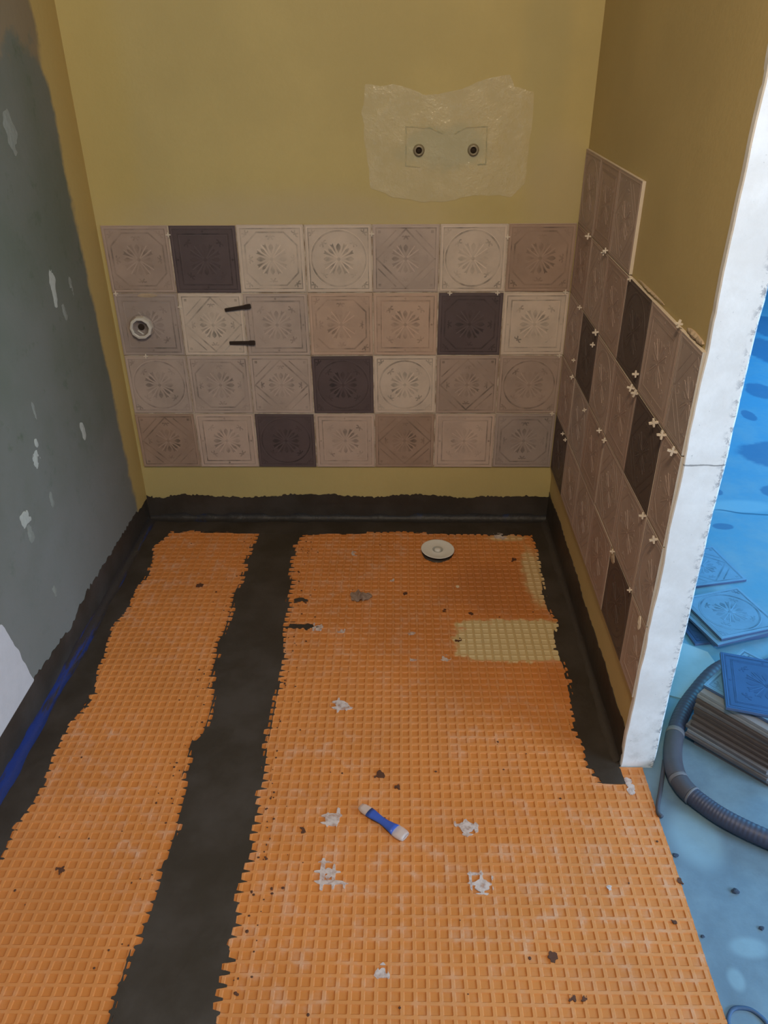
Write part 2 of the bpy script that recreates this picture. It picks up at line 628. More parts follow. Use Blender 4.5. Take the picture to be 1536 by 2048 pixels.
def pattern(kind):
    """(polygons, material slot, height) of the raised pattern"""
    P = []
    h = TS / 2

    def sq(r): return [(-r, -r), (r, -r), (r, r), (-r, r)]
    P += [(q, 1, .0004) for q in stroke(sq(h - .0105), .0030, True)]
    P += [(q, 2, .0006) for q in stroke(sq(h - .0065), .0030, True)]
    F = .046 if kind != 'diamond' else .042
    # the flower
    for k in range(4):
        a = k * math.pi / 2
        P.append((teardrop(0, 0, a, .016, F, .0068), 1, .0004))
        for s in (-1, 1):
            b = a + s * math.radians(24)
            P.append((teardrop(0, 0, b, .017, F * 1.06, .0062 * s, True), 1, .0004))
        b = a + math.pi / 4
        P.append((teardrop(0, 0, b, .014, F * .96, .0046), 1, .0004))
        P += [(q, 2, .0007) for q in stroke([(math.cos(b - .15) * .006, math.sin(b - .15) * .006), (math.cos(b - .17) * F * 1.1, math.sin(b - .17) * F * 1.1)], .0024)]
        P += [(q, 2, .0007) for q in stroke([(math.cos(b + .15) * .006, math.sin(b + .15) * .006), (math.cos(b + .17) * F * 1.1, math.sin(b + .17) * F * 1.1)], .0024)]
    P.append(([(math.cos(k * math.pi / 5) * .005, math.sin(k * math.pi / 5) * .005) for k in range(10)], 1, .0005))
    if kind == 'octagon':
        r = h - .021
        c = r * .52
        o = [(-c, -r), (c, -r), (r, -c), (r, c), (c, r), (-c, r), (-r, c), (-r, -c)]
        P += [(q, 1, .0004) for q in stroke(o, .0046, True)]
        for k in range(4):
            a = k * math.pi / 2
            P += [(q, 1, .0004) for q in scroll(math.cos(a) * .062, math.sin(a) * .062, a, .0135)]
            a += math.pi / 4
            P += [(q, 1, .0004) for q in scroll(math.cos(a) * .106, math.sin(a) * .106, a + math.pi, .013)]
    elif kind == 'circle':
        r = h - .017
        P += [(q, 1, .0004) for q in stroke([(math.cos(k * math.pi / 20) * r, math.sin(k * math.pi / 20) * r) for k in range(40)], .0048, True)]
        P += [(q, 2, .0006) for q in stroke([(math.cos(k * math.pi / 20) * (r + .0035), math.sin(k * math.pi / 20) * (r + .0035)) for k in range(40)], .0016, True)]
        for k in range(4):
            a = k * math.pi / 2 + math.pi / 4
            P += [(q, 1, .0004) for q in scroll(math.cos(a) * .062, math.sin(a) * .062, a, .0135)]
            P += [(q, 1, .0004) for q in scroll(math.cos(a) * .110, math.sin(a) * .110, a + math.pi, .012)]
    elif kind == 'square':
        P += [(q, 1, .0004) for q in stroke(sq(h - .024), .0044, True)]
        P += [(q, 2, .0006) for q in stroke(sq(h - .0275), .0014, True)]
        for k in range(4):
            a = k * math.pi / 2
            x, z = math.cos(a) * (h - .0165), math.sin(a) * (h - .0165)
            P.append(([(x - .004, z), (x, z - .004), (x + .004, z), (x, z + .004)], 1, .0004))
            a += math.pi / 4
            P += [(q, 1, .0004) for q in scroll(math.cos(a) * .066, math.sin(a) * .066, a, .014)]
    else:
        r = h - .013
        P += [(q, 1, .0004) for q in stroke([(0, -r), (r, 0), (0, r), (-r, 0)], .0046, True)]
        for k in range(4):
            a = k * math.pi / 2
            P += [(q, 1, .0004) for q in scroll(math.cos(a) * .061, math.sin(a) * .061, a, .012)]
            b = a + math.pi / 4
            ca, sa = math.cos(b), math.sin(b)
            d = .0785
            P += [(q, 1, .0004) for q in stroke([(ca * d - sa * .038, sa * d + ca * .038), (ca * d + sa * .038, sa * d - ca * .038)], .0034)]
            x, z = ca * .110, sa * .110
            P.append(([(x - .004, z - .004), (x + .004, z - .004), (x + .004, z + .004), (x - .004, z + .004)], 1, .0004))
    return P


_tile_cache = {}


def tile_mesh(kind, col, cut=None):
    key = (kind, cut)
    if key not in _tile_cache:
        bm = bmesh.new()
        h = TS / 2
        box_bm(bm, -h, h, 0, TT, -h, h, .0008, 3)
        for f in bm.faces:
            if f.calc_center_median().y < .0005 and abs(f.normal.y) > .5: f.material_index = 0
        for loop, mi, hh in pattern(kind):
            A = sum(loop[i][0] * loop[(i + 1) % len(loop)][1] - loop[(i + 1) % len(loop)][0] * loop[i][1] for i in range(len(loop)))
            if A < 0: loop = loop[::-1]
            top = [bm.verts.new((x, -hh, z)) for x, z in loop]
            bot = [bm.verts.new((x, .0002, z)) for x, z in loop]
            f = bm.faces.new(top)
            f.material_index = mi
            n = len(loop)
            for k in range(n):
                f = bm.faces.new((top[k], bot[k], bot[(k + 1) % n], top[(k + 1) % n]))
                f.material_index = mi
        if cut:
            r = bmesh.ops.bisect_plane(bm, geom=list(bm.verts) + list(bm.edges) + list(bm.faces), plane_co=(cut - h, 0, 0),
                                       plane_no=(1, 0, 0), clear_outer=True)
            es = [e for e in r['geom_cut'] if isinstance(e, bmesh.types.BMEdge)]
            try:
                hf = bmesh.ops.holes_fill(bm, edges=es, sides=0)
                for f in hf['faces']: f.material_index = 3
            except Exception:
                pass
        me = bpy.data.meshes.new('wall_tile')
        bm.to_mesh(me)
        bm.free()
        _tile_cache[key] = me
    me = _tile_cache[key].copy()
    for m in TM[col]: me.materials.append(m)
    return me


_tm2 = {}


def add_tile(name, kind, col, loc, rot, label, group, cut=None, mirror_rot=0):
    k = (kind, col, cut)
    if k not in _tm2: _tm2[k] = tile_mesh(kind, col, cut)
    o = bpy.data.objects.new(name, _tm2[k])
    COL.objects.link(o)
    o.location = loc
    o.rotation_euler = rot
    return tag(o, label, 'tile', group)


# ================================================================= THE SETTING
ST = 'structure'
FZ = -.0042
XL0, XLS = -.013, .020        # left wall: x at the back corner, drift per metre towards the camera


def struct(o): return tag(o, kind=ST)


def wall_boxes(name, boxes, mats):
    bm = bmesh.new()
    for b in boxes: box_bm(bm, *b)
    return struct(bmobj(name, bm, mats))


struct(mesh('floor', [(-.4, -3.7, FZ), (4.7, -3.7, FZ), (4.7, 4.7, FZ), (-.4, 4.7, FZ), (-.4, -3.7, FZ - .1), (4.7, -3.7, FZ - .1), (4.7, 4.7, FZ - .1), (-.4, 4.7, FZ - .1)],
            [(0, 1, 2, 3), (7, 6, 5, 4), (0, 4, 5, 1), (1, 5, 6, 2), (2, 6, 7, 3), (3, 7, 4, 0)], M_screed))
wall_boxes('ceiling', [(-.4, 4.7, -3.7, 4.7, 2.5, 2.6)], M_ceil)
wall_boxes('wall_back', [(-.3, 1.483, TT, .11, FZ, 2.5)], M_back)
# left wall, a hair out of square
bm = bmesh.new()
x1 = XL0 - XLS * 3.7
for (x, y) in ((XL0 + .0002, TT), (x1, -3.7), (x1 - .12, -3.7), (XL0 - .12, TT)):
    for z in (FZ, 2.5): bm.verts.new((x, y, z))
bm.verts.ensure_lookup_table()
for a in range(4):
    b = (a + 1) % 4
    bm.faces.new((bm.verts[2 * a], bm.verts[2 * b], bm.verts[2 * b + 1], bm.verts[2 * a + 1]))
bm.faces.new([bm.verts[k] for k in (0, 2, 4, 6)])
bm.faces.new([bm.verts[k] for k in (1, 3, 5, 7)])
struct(bmobj('wall_left', bm, M_left))
# partition with its tiled face, and its white plastered end
XR = 1.4 + TT
YE = -1.106
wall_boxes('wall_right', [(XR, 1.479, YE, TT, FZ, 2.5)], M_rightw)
bm = bmesh.new()
nz_ = 150
rows = []
for k in range(nz_ + 1):
    z = FZ + (2.5 - FZ) * k / nz_
    wl = float(fbm(z, 1.0, 14, 3)) * .0018
    wr = float(fbm(z, 5.0, 12, 8)) * .0022
    xl, xr = XR - .003 + wl, 1.4835 + wr
    wy = float(fbm(z, 8.0, 9, 4)) * .0008
    rows.append([bm.verts.new(p) for p in ((xl + .001, YE + .014, z), (xl, YE - .001, z), (xl + .002, YE - .0035 + wy, z), (xr - .004, YE - .0035 + wy, z),
                                           (xr, YE + .001, z), (xr, YE + .02, z), (1.4792, YE + .03, z), (1.4792, YE + .0005, z), (XR - .0003, YE + .0005, z))])
for a, b in zip(rows, rows[1:]):
    for k in range(9):
        bm.faces.new((a[k], a[(k + 1) % 9], b[(k + 1) % 9], b[k]))
bm.faces.new(rows[0]); bm.faces.new(rows[-1])
struct(bmobj('trim_1', bm, M_white))
wall_boxes('wall_hall', [(1.383, 1.483, .11, 4.7, FZ, 2.5)], M_plain)
wall_boxes('wall_far', [(1.483, 4.7, 4.6, 4.7, FZ, 2.5)], M_plain)
wall_boxes('wall_rear', [(-.3, 4.7, -3.8, -3.7, FZ, 2.5)], M_plain)
wx0, wx1 = 4.6, 4.7
wins = [(-3.5, -2.0, .8, 2.1), (.2, 2.0, .9, 2.2)]  # the second opening is made up, to go with the added blue light
bx_, yc = [], -3.7
for (a, b, z0, z1) in wins:
    bx_ += [(wx0, wx1, yc, a, FZ, 2.5), (wx0, wx1, a, b, FZ, z0), (wx0, wx1, a, b, z1, 2.5)]
    yc = b
bx_.append((wx0, wx1, yc, 4.7, FZ, 2.5))
wall_boxes('wall_side', bx_, M_plain)
M_frame = simple('white_window_frame', (.75, .76, .78), .4, .03, 8)
for k, (a, b, z0, z1) in enumerate(wins):
    bm = bmesh.new()
    for q in ((4.62, 4.68, a, a + .06, z0, z1), (4.62, 4.68, b - .06, b, z0, z1), (4.62, 4.68, a, b, z0, z0 + .06), (4.62, 4.68, a, b, z1 - .06, z1),
              (4.63, 4.67, (a + b) / 2 - .03, (a + b) / 2 + .03, z0, z1)):
        box_bm(bm, *q)
    struct(bmobj('window_%d' % (k + 1), bm, M_frame))

# ================================================================= WAFFLE MATS
W_, S_ = .0058, .0016


def lines(a0, a1, phase=0.0):
    out, k = [], math.floor((a0 - phase) / PITCH)
    while True:
        b = phase + k * PITCH
        for d, lvl in ((0, 1), (W_, 1), (W_ + S_, 0), (PITCH - S_, 0)):
            v = b + d
            if a0 <= v <= a1: out.append((v, lvl, k))
        if b > a1: break
        k += 1
    if out[0][0] > a0 + 1e-5: out.insert(0, (a0, out[0][1], out[0][2]))
    if out[-1][0] < a1 - 1e-5: out.append((a1, out[-1][1], out[-1][2]))
    return out


def waffle(name, x0, x1, y0, y1, label, notch=None):
    lx, ly = lines(x0, x1), lines(y0, y1)
    nx, ny = len(lx), len(ly)
    ax = np.array([v for v, _, _ in lx]); bx = np.array([l for _, l, _ in lx])
    ay = np.array([v for v, _, _ in ly]); by = np.array([l for _, l, _ in ly])
    Xg, Yg = np.meshgrid(ax, ay, indexing='ij')
    Bx, By = np.meshgrid(bx, by, indexing='ij')
    web = np.maximum(Bx, By)
    Zg = np.where(web > 0, 0.0, -.0017) + vnoise(Xg, Yg, 40, 2) * .0002
    Xg = Xg + vnoise(Xg, Yg, 9, 6) * .0010
    Yg = Yg + vnoise(Xg, Yg, 9, 7) * .0010
    V = np.stack([Xg, Yg, Zg], -1).reshape(-1, 3)
    faces, mi = [], []
    for i in range(nx - 1):
        for j in range(ny - 1):
            if notch and ax[i + 1] > notch[0] and ay[j + 1] > notch[1]: continue
            a = i * ny + j
            faces.append((a, a + ny, a + ny + 1, a + 1))
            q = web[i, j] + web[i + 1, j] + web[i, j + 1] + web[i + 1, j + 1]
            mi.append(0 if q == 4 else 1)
    # rim going down to the screed
    V = V.tolist()
    base = len(V)
    V += [(x0, y0, FZ), (x1, y0, FZ), (x1, (notch[1] if notch else y1), FZ)]
    def strip(ids):
        b = len(V)
        for i_ in ids: V.append((V[i_][0], V[i_][1], FZ))
        for k in range(len(ids) - 1):
            faces.append((ids[k], ids[k + 1], b + k + 1, b + k)); mi.append(0)
    strip([i * ny for i in range(nx)])
    jn = ny if not notch else sum(1 for v in ay if v <= notch[1])
    strip([(nx - 1) * ny + j for j in range(jn)])
    strip([j for j in range(ny)])
    V2 = V[:base] + V[base + 3:]
    faces = [tuple(v if v < base else v - 3 for v in f) for f in faces]
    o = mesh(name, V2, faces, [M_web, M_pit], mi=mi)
    return tag(o, label, 'floor mat', 'orange waffle mats on the shower floor')


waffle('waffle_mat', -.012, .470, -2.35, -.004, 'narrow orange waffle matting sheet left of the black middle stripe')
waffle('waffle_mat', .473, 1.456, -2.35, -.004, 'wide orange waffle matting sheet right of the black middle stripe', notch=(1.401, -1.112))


# ================================================================= SEALING BANDS
def cellmod(U, V, o):
    """which parts of the waffle took the slurry near an edge: webs or pits, changing from cell to cell"""
    fu = np.mod(U, PITCH) / PITCH
    fv = np.mod(V, PITCH) / PITCH
    webh = ((fv < .30)).astype(float)
    webv = ((fu < .30)).astype(float)
    web = np.maximum(webh, webv)
    k1 = vnoise(np.floor(U / PITCH), np.floor(V / PITCH), .83, o)
    side = vnoise(U, V, 3.5, o + 3)
    return np.where(side > .0, (web - .45) * 1.3, (webh - .45) * 1.2) + k1 * 1.25


def interp(y, tab):
    ys = np.array([a for a, _ in tab]); xs = np.array([b for _, b in tab])
    o = np.argsort(ys)
    return np.interp(y, ys[o], xs[o])


def floor_line(pts, ext):
    return [(at(px, py)[1], at(px, py)[0]) for px, py in pts] + ext


CL = floor_line(((514, 1070), (505, 1100), (490, 1132), (469, 1194), (459, 1252), (440, 1283), (427, 1345), (420, 1429), (409, 1462), (386, 1493), (373, 1541), (365, 1600),
                 (351, 1664), (333, 1705), (319, 1769), (297, 1824), (283, 1869), (266, 1910), (255, 1951), (232, 1992), (218, 2042)), [(-2.3, .37)])
CR = floor_line(((606, 1069), (596, 1090), (588, 1132), (580, 1194), (573, 1252), (571, 1299), (562, 1345), (556, 1392), (542, 1464), (531, 1518), (524, 1578), (511, 1619),
                 (503, 1687), (488, 1760), (479, 1815), (469, 1860), (456, 1915), (449, 1965), (442, 2024)), [(-2.3, .57)])
LI = floor_line(((339, 1072), (314, 1095), (292, 1153), (271, 1179), (255, 1215), (229, 1252), (208, 1299), (193, 1345), (182, 1400), (156, 1429), (132, 1455), (113, 1500),
                 (98, 1550), (68, 1605), (36, 1650), (14, 1700), (0, 1723)), [(-1.6, .02), (-2.3, 0)])
RI = [(-.1, 1.334), (-.36, 1.338), (-.52, 1.328), (-.565, 1.345), (-.654, 1.325), (-.82, 1.335), (-.98, 1.321), (-1.16, 1.337), (-1.3, 1.35)]
ST4 = PITCH / 6


def edge(d, U, V, o, amp=.0075):
    """signed inside-distance d roughened"""
    return d + fbm(U, V, 11, o) * .0045 + cellmod(U, V, o) * amp


def f_center(U, V):
    a = edge(U - interp(V, CL), U, V, 1, .0085)
    b = edge(interp(V, CR) - U, U, V, 5, .0115)
    f = np.minimum(a, b)
    for (cx, cy, rx, ry) in ((.578, -.60, .048, .013), (.572, -.47, .032, .010)):
        f = np.maximum(f, (1 - np.hypot((U - cx) / rx, (V - cy) / ry)) * .012 + cellmod(U, V, 14) * .006 + fbm(U, V, 60, 17) * .006)
    return f


def f_left(U, V):
    return np.minimum(edge(interp(V, LI) - U, U, V, 2), U + .06)


def f_back(U, V):
    return edge(V + .088 - .006 * np.sin(U * 9), U, V, 3, .006)


def f_right(U, V):
    a = edge(U - interp(V, RI), U, V, 4)
    b = edge(V + 1.158, U, V, 9, .006)
    c_ = np.where(V < -1.108, edge(1.402 - U, U, V, 6, .003), 1)
    return np.minimum(np.minimum(a, b), c_)


HB = .0013


def flat(u, v, h):
    return (u, v, HB + float(vnoise(u, v, 30, 4)) * .0003 if h else -.0030)


band = empty('sealing_band', (.47, -.9, 0))
tag(band, 'wide black sealing stripe running down the middle of the orange floor', 'sealing coat', 'black sealing bands')
o = march('floor_coat', .31, .66, -2.30, -.074, ST4, f_center, lambda u, v, h: (u - .47, v + .9, flat(u, v, h)[2]), M_black, band)

bandb = empty('sealing_band', (.7, 0, 0))
tag(bandb, 'black sealing band along the foot of the back wall', 'sealing coat', 'black sealing bands')
fb = march('floor_coat', -.012, 1.40, -.13, -.001, ST4, f_back, lambda u, v, h: (u - .7, v, flat(u, v, h)[2] + .0001), M_black, bandb)


def f_backw(U, V):
    top = .090 + fbm(U, V * .3, 5, 11) * .005 + np.abs(vnoise(U, V * 0, 13, 12)) * .016 + np.abs(vnoise(U, V * 0, 45, 15)) * .004 + vnoise(U, V, 150, 13) * .0045
    return top - V


march('wall_coat', -.012, 1.407, .001, .135, .0035, f_backw,
      lambda u, v, h: (u - .7, TT - (.0020 if h else .0002) - (.0035 * max(0, 1 - v / .06) if h else 0), v), M_black, bandb)

bandl = empty('sealing_band', (-.03, -1.0, 0))
tag(bandl, 'black sealing band with blue streaks along the foot of the green left wall', 'sealing coat', 'black sealing bands')
march('floor_coat', -.060, .12, -2.30, -.07, ST4, f_left, lambda u, v, h: (u + .03, v + 1.0, flat(u, v, h)[2] + .0002), M_black, bandl)


def f_leftw(U, V):   # U: y along the wall (negative), V: z
    top = .092 + np.clip(-U - .7, 0, .5) * .09 + fbm(U, V * .3, 6, 21) * .011 + np.abs(vnoise(U, V * 0, 16, 24)) * .010 + vnoise(U, V, 90, 23) * .006
    return top - V


march('wall_coat', -2.30, .002, .001, .18, .004, f_leftw,
      lambda u, v, h: (XL0 + XLS * u + (.0018 if h else -.0002) + .03, u + 1.0, v), M_black, bandl)

bandr = empty('sealing_band', (1.4, -.6, 0))
tag(bandr, 'black sealing band along the foot of the tiled right wall', 'sealing coat', 'black sealing bands')
march('floor_coat', 1.29, 1.407, -1.19, -.07, ST4, f_right, lambda u, v, h: (u - 1.4, v + .6, flat(u, v, h)[2] + .00015), M_black, bandr)


def f_rightw(U, V):
    top = .116 + np.clip(U, -1.2, 0) * .014 + fbm(U, V * .3, 7, 31) * .006 + vnoise(U, V, 70, 33) * .004
    return np.minimum(top - V, U + 1.101 + vnoise(U, V, 60, 35) * .006)


march('wall_coat', -1.12, .004, .001, .18, .0038, f_rightw,
      lambda u, v, h: (XR - (.0018 if h else -.0002) - 1.4 - (.0025 * max(0, 1 - v / .06) if h else 0), u + .6, v), M_black, bandr)


def fillet(name, p0, p1, n_in, r, parent, off, mats, n=220, seed=0):
    """corner tape: a quarter-round strip in the crease from p0 to p1, n_in pointing into the room along the floor"""
    vs, fs = [], []
    p0, p1, n_in = Vector(p0), Vector(p1), Vector(n_in)
    K = 6
    for i in range(n + 1):
        s = i / n
        c = p0.lerp(p1, s)
        rr = r * (1 + .25 * float(vnoise(s * 10, seed, 3, seed)))
        for k in range(K + 1):
            a = k / K * math.pi / 2
            q = c + n_in * (rr * (1 - math.sin(a))) + Vector((0, 0, rr * (1 - math.cos(a))))
            if k == 0: q.z = 0
            q += Vector((float(vnoise(s * 50, k, 2, seed)) * .0006, 0, .0016))
            vs.append(q - Vector(off))
    for i in range(n):
        for k in range(K):
            a = i * (K + 1) + k
            fs.append((a, a + K + 1, a + K + 2, a + 1))
    return mesh(name, vs, fs, mats, parent, smooth=True)


L1 = XL0 - XLS * 2.2
fillet('corner_tape', (XL0 + .001, -.01, 0), (L1 + .001, -2.2, 0), (1, 0, 0), .024, bandl, (-.03, -1.0, 0), M_tape, seed=1)
fillet('corner_tape', (XL0 + .004, .004, 0), (XR - .003, .004, 0), (0, -1, 0), .022, bandb, (.7, 0, 0), M_tapeb, seed=2)
t = NT('buried_corner_tape')
t.pos()
t.bs(Base_Color=(.045, .036, .03), Roughness=.5)
t.bump(t.noise(60, 4, .6, vec=t._p), .4, .004)
fillet('corner_tape', (XR - .003, -.01, 0), (XR - .003, -1.10, 0), (-1, 0, 0), .018, bandr, (1.4, -.6, 0), t.m, seed=3)

# ================================================================= WALL TILES
Z0T = .2128
rowsB = [
    [('octagon', 'taupe'), ('square', 'dark'), ('octagon', 'cream'), ('circle', 'cream'), ('diamond', 'grey_beige'), ('circle', 'cream'), ('octagon', 'brown_taupe')],
    [('square', 'grey_taupe'), ('diamond', 'cream'), ('square', 'grey_beige'), ('octagon', 'pinkish_beige'), ('square', 'pinkish_beige'), ('octagon', 'dark'), ('square', 'cream')],
    [('circle', 'grey_beige'), ('octagon', 'grey_beige'), ('diamond', 'grey_beige'), ('circle', 'dark'), ('circle', 'cream'), ('diamond', 'taupe'), ('circle', 'taupe')],
    [('diamond', 'brown_taupe'), ('square', 'beige'), ('circle', 'dark'), ('square', 'beige'), ('diamond', 'brown_taupe'), ('square', 'beige'), ('octagon', 'grey_taupe')],
]
ORD = ['first', 'second', 'third', 'fourth', 'fifth', 'sixth', 'seventh']
RN = ['top', 'second', 'third', 'bottom']
rg = random.Random(3)
for r, row in enumerate(rowsB):
    for c_, (kind, col) in enumerate(row):
        lab = f"{NAMES[col]} tile with {kind} motif, {ORD[c_]} from left in the {RN[r]} row of back wall"
        if (r, c_) == (1, 0): lab = "grey-taupe tile pierced by the round pipe end, below the top left tile"
        add_tile('ceramic_tile', kind, col, (.1 + .2 * c_ + rg.uniform(-.0006, .0006), rg.uniform(-.0004, .0004), Z0T + .1 + .2 * (3 - r) + rg.uniform(-.0006, .0006)),
                 (0, rg.uniform(-.004, .004), 0), lab, 'patterned tiles on the back wall')
PR = .1974
rowsR = {
    4: ['taupe', 'brown_taupe', 'taupe'],
    3: ['brown_taupe', 'taupe', 'brown_taupe', 'dark', 'taupe', 'grey_taupe'],
    2: ['taupe', 'dark', 'taupe', 'brown_taupe', 'dark', 'taupe'],
    1: ['taupe', 'grey_taupe', 'brown_taupe', 'taupe', 'taupe', 'grey_taupe'],
    0: ['dark', 'taupe', 'taupe', 'brown_taupe', 'dark', 'taupe'],
}
kinds = ['octagon', 'circle', 'square', 'diamond']
RNR = {4: 'short uppermost', 3: 'long upper', 2: 'third', 1: 'fourth', 0: 'lowest'}
for z, row in rowsR.items():
    for j, col in enumerate(row):
        kind = kinds[(z * 3 + j * 5 + 1) % 4]
        lab = f"{NAMES[col]} tile, {ORD[j]} from the corner in the {RNR[z]} row of the right wall"
        cut = .116 if j == 5 else None
        yc = -(PR * j + .0985 + .001)
        o = add_tile('ceramic_tile', kind, 'side_' + col, (1.4 + rg.uniform(-.0004, .0004), yc, Z0T + .1 + .2 * z + rg.uniform(-.0006, .0006)),
                     (rg.uniform(-.003, .003), 0, -math.pi / 2), lab, 'patterned tiles on the right wall', cut=cut)

t = NT('pale_tile_adhesive_bed')
t.pos()
n1 = t.noise(18, 4, .65, vec=t._p)
t.bs(Base_Color=t.mix(t.step(n1, .38, .62), (.30, .22, .15), (.66, .58, .48)), Roughness=.8)
bm = bmesh.new()
box_bm(bm, .003, 1.398, .0035, TT + .001, Z0T + .003, Z0T + .797)
struct(bmobj('trim_2', bm, t.m))
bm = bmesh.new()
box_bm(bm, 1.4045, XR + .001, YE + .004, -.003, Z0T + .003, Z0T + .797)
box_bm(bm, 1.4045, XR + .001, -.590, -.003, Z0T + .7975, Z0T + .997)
struct(bmobj('trim_3', bm, simple('dark_adhesive_bed', (.09, .062, .045), .9, .2, 40)))  # dark brown slab paints the shadow lines into the right wall's joints

# ================================================================= SPACERS
M_sp = simple('white_spacer_plastic', (.74, .66, .55), .45, .05, 60)


def spacer_mesh():
    bm = bmesh.new()
    a, w, t_ = .0085, .0017, .0022
    loop = []
    for k in range(4):
        ang = k * math.pi / 2
        ca, sa = math.cos(ang), math.sin(ang)
        for (x, z) in ((w, -w), (a * .45, -w), (a * .5, -w * 1.5), (a * .6, -w), (a, -w), (a, w), (a * .6, w), (a * .5, w * 1.5), (a * .45, w)):
            loop.append((x * ca - z * sa, x * sa + z * ca))
    fr = [bm.verts.new((x, -t_, z)) for x, z in loop]
    bk = [bm.verts.new((x, t_, z)) for x, z in loop]
    bm.faces.new(fr)
    bm.faces.new(bk[::-1])
    n = len(loop)
    for k in range(n): bm.faces.new((fr[k], bk[k], bk[(k + 1) % n], fr[(k + 1) % n]))
    bmesh.ops.recalc_face_normals(bm, faces=bm.faces)
    me = bpy.data.meshes.new('tile_spacer')
    bm.to_mesh(me)
    bm.free()
    me.materials.append(M_sp)
    return me


SPM = spacer_mesh()
spR = [  # y, z, label ending
    (-.179, 1.013, 'highest in the corner, one tile out, under the uppermost row', 1.0),
    (-.380, 1.020, 'under the uppermost row, upper of the pair two tiles out', .8),
    (-.364, 1.011, 'under the uppermost row, lower of the pair two tiles out', .8),
    (-.625, 1.013, 'at the foot of the bright edge of the short uppermost row', .7),
    (-.984, 1.024, 'standing on top of the long upper row near the white end', .9),
    (-.175, .817, 'one tile out from the corner, over the first dark tile', .8),
    (-.395, .816, 'at the top right corner of the dark tile near the corner', 1.0),
    (-.376, .776, 'on the right side of the dark tile near the corner', .8),
    (-.175, .660, 'on the left side of the dark tile near the corner, higher one', .7),
    (-.183, .611, 'at the bottom left corner of the dark tile near the corner', .8),
    (-.781, .849, 'on the right side of the upper dark tile, above the cluster', .9),
    (-.765, .811, 'upper of two clustered under the upper dark tile', 1.0),
    (-.797, .811, 'lower of two clustered under the upper dark tile', 1.0),
    (-.377, .589, 'below the dark tile near the corner, two tiles out', .7),
    (-.951, .811, 'first of three crosses in a line over the big dark tile', 1.1),
    (-1.007, .811, 'middle of three crosses in a line near the white end', 1.1),
    (-1.078, .811, 'last of three crosses, right beside the white wall end', 1.1),
    (-.557, .611, 'fourth row seam, upper of the pair left of the big dark tile', .8),
    (-.615, .611, 'fourth row seam, lower of the pair left of the big dark tile', .8),
    (-.147, .409, 'upper of two above the lowest row dark tile in the corner', .7),
    (-.191, .409, 'lower of two beside the lowest row dark tile in the corner', .7),
    (-.982, .612, 'below the big dark tile at its right corner', .9),
    (-1.070, .609, 'beside the white end, one row under the three crosses', 1.0),
    (-.820, .414, 'stuck in pale glue above the lowest dark tile', .7),
    (-.983, .420, 'at the upper right corner of the lowest dark tile', .7),
]
for k, (y, z, e_, s) in enumerate(spR):
    o = bpy.data.objects.new('tile_spacer', SPM)
    COL.objects.link(o)
    o.location = (1.400 - .0075 * s, y, z)
    o.rotation_euler = (rg.uniform(-.2, .2), rg.uniform(-.25, .25), rg.uniform(-.3, .3))
    o.scale = (s, s, s)
    tag(o, 'white spacer ' + e_, 'tile spacer', 'plastic spacers in the right wall joints')
spB = [(.199, .985, 'right of the first tile of the top row'), (.012, .812, 'under the top left corner tile'), (.204, .770, 'right of the pierced tile, near its top'),
       (.072, .612, 'under the pierced tile'), (.800, .985, 'between fourth and fifth tile of the top row'), (1.199, .975, 'left of the last tile of the top row'),
       (1.035, .811, 'above the left half of the dark octagon tile'), (1.180, .811, 'above the right end of the dark octagon tile'),
       (1.385, .813, 'under the top right tile'), (1.388, .612, 'under the last cream tile'), (1.385, .413, 'above the bottom right tile')]
for k, (x, z, e_) in enumerate(spB):
    o = bpy.data.objects.new('tile_spacer', SPM)
    COL.objects.link(o)
    o.location = (x, -.0012, z)
    o.rotation_euler = (rg.uniform(-.1, .1), rg.uniform(-.1, .1), 0)
    o.scale = (.85, .9, .85)
    tag(o, 'small pale spacer ' + e_ + ' on back wall', 'tile spacer', 'plastic spacers in the back wall joints')

# glue blobs and chips on the right wall
M_glue = simple('pale_tile_adhesive', (.47, .36, .25), .7, .15, 60, .4)


def wall_blob(name, axis, c0, c1, r0b, r1b, plane, th, m, label, cat, group=None, seed=0, st=.003, rough=.35, parent=None):
    """irregular thin lump on a wall; axis 'x': the wall faces along x (u = y), axis 'y': the wall faces -y (u = x)"""
    def f(U, V):
        d = np.sqrt(((U - c0) / r0b) ** 2 + ((V - c1) / r1b) ** 2)
        return 1 - d + fbm(U, V, .9 / max(r0b, r1b), seed) * rough
    def pos(u, v, h):
        d = math.sqrt(((u - c0) / r0b) ** 2 + ((v - c1) / r1b) ** 2)
        hh = th * (max(.15, 1 - .6 * d) + .25 * float(vnoise(u, v, 130, seed))) if h else -.0003
        pl = plane(u) if callable(plane) else plane
        return (pl[0] + pl[1] * hh, u, v) if axis == 'x' else (u, pl[0] + pl[1] * hh, v)
    o = march(name, c0 - r0b * 1.6, c0 + r0b * 1.6, c1 - r1b * 1.6, c1 + r1b * 1.6, st, f, pos, m, parent)
    if o and label: tag(o, label, cat, group)
    return o


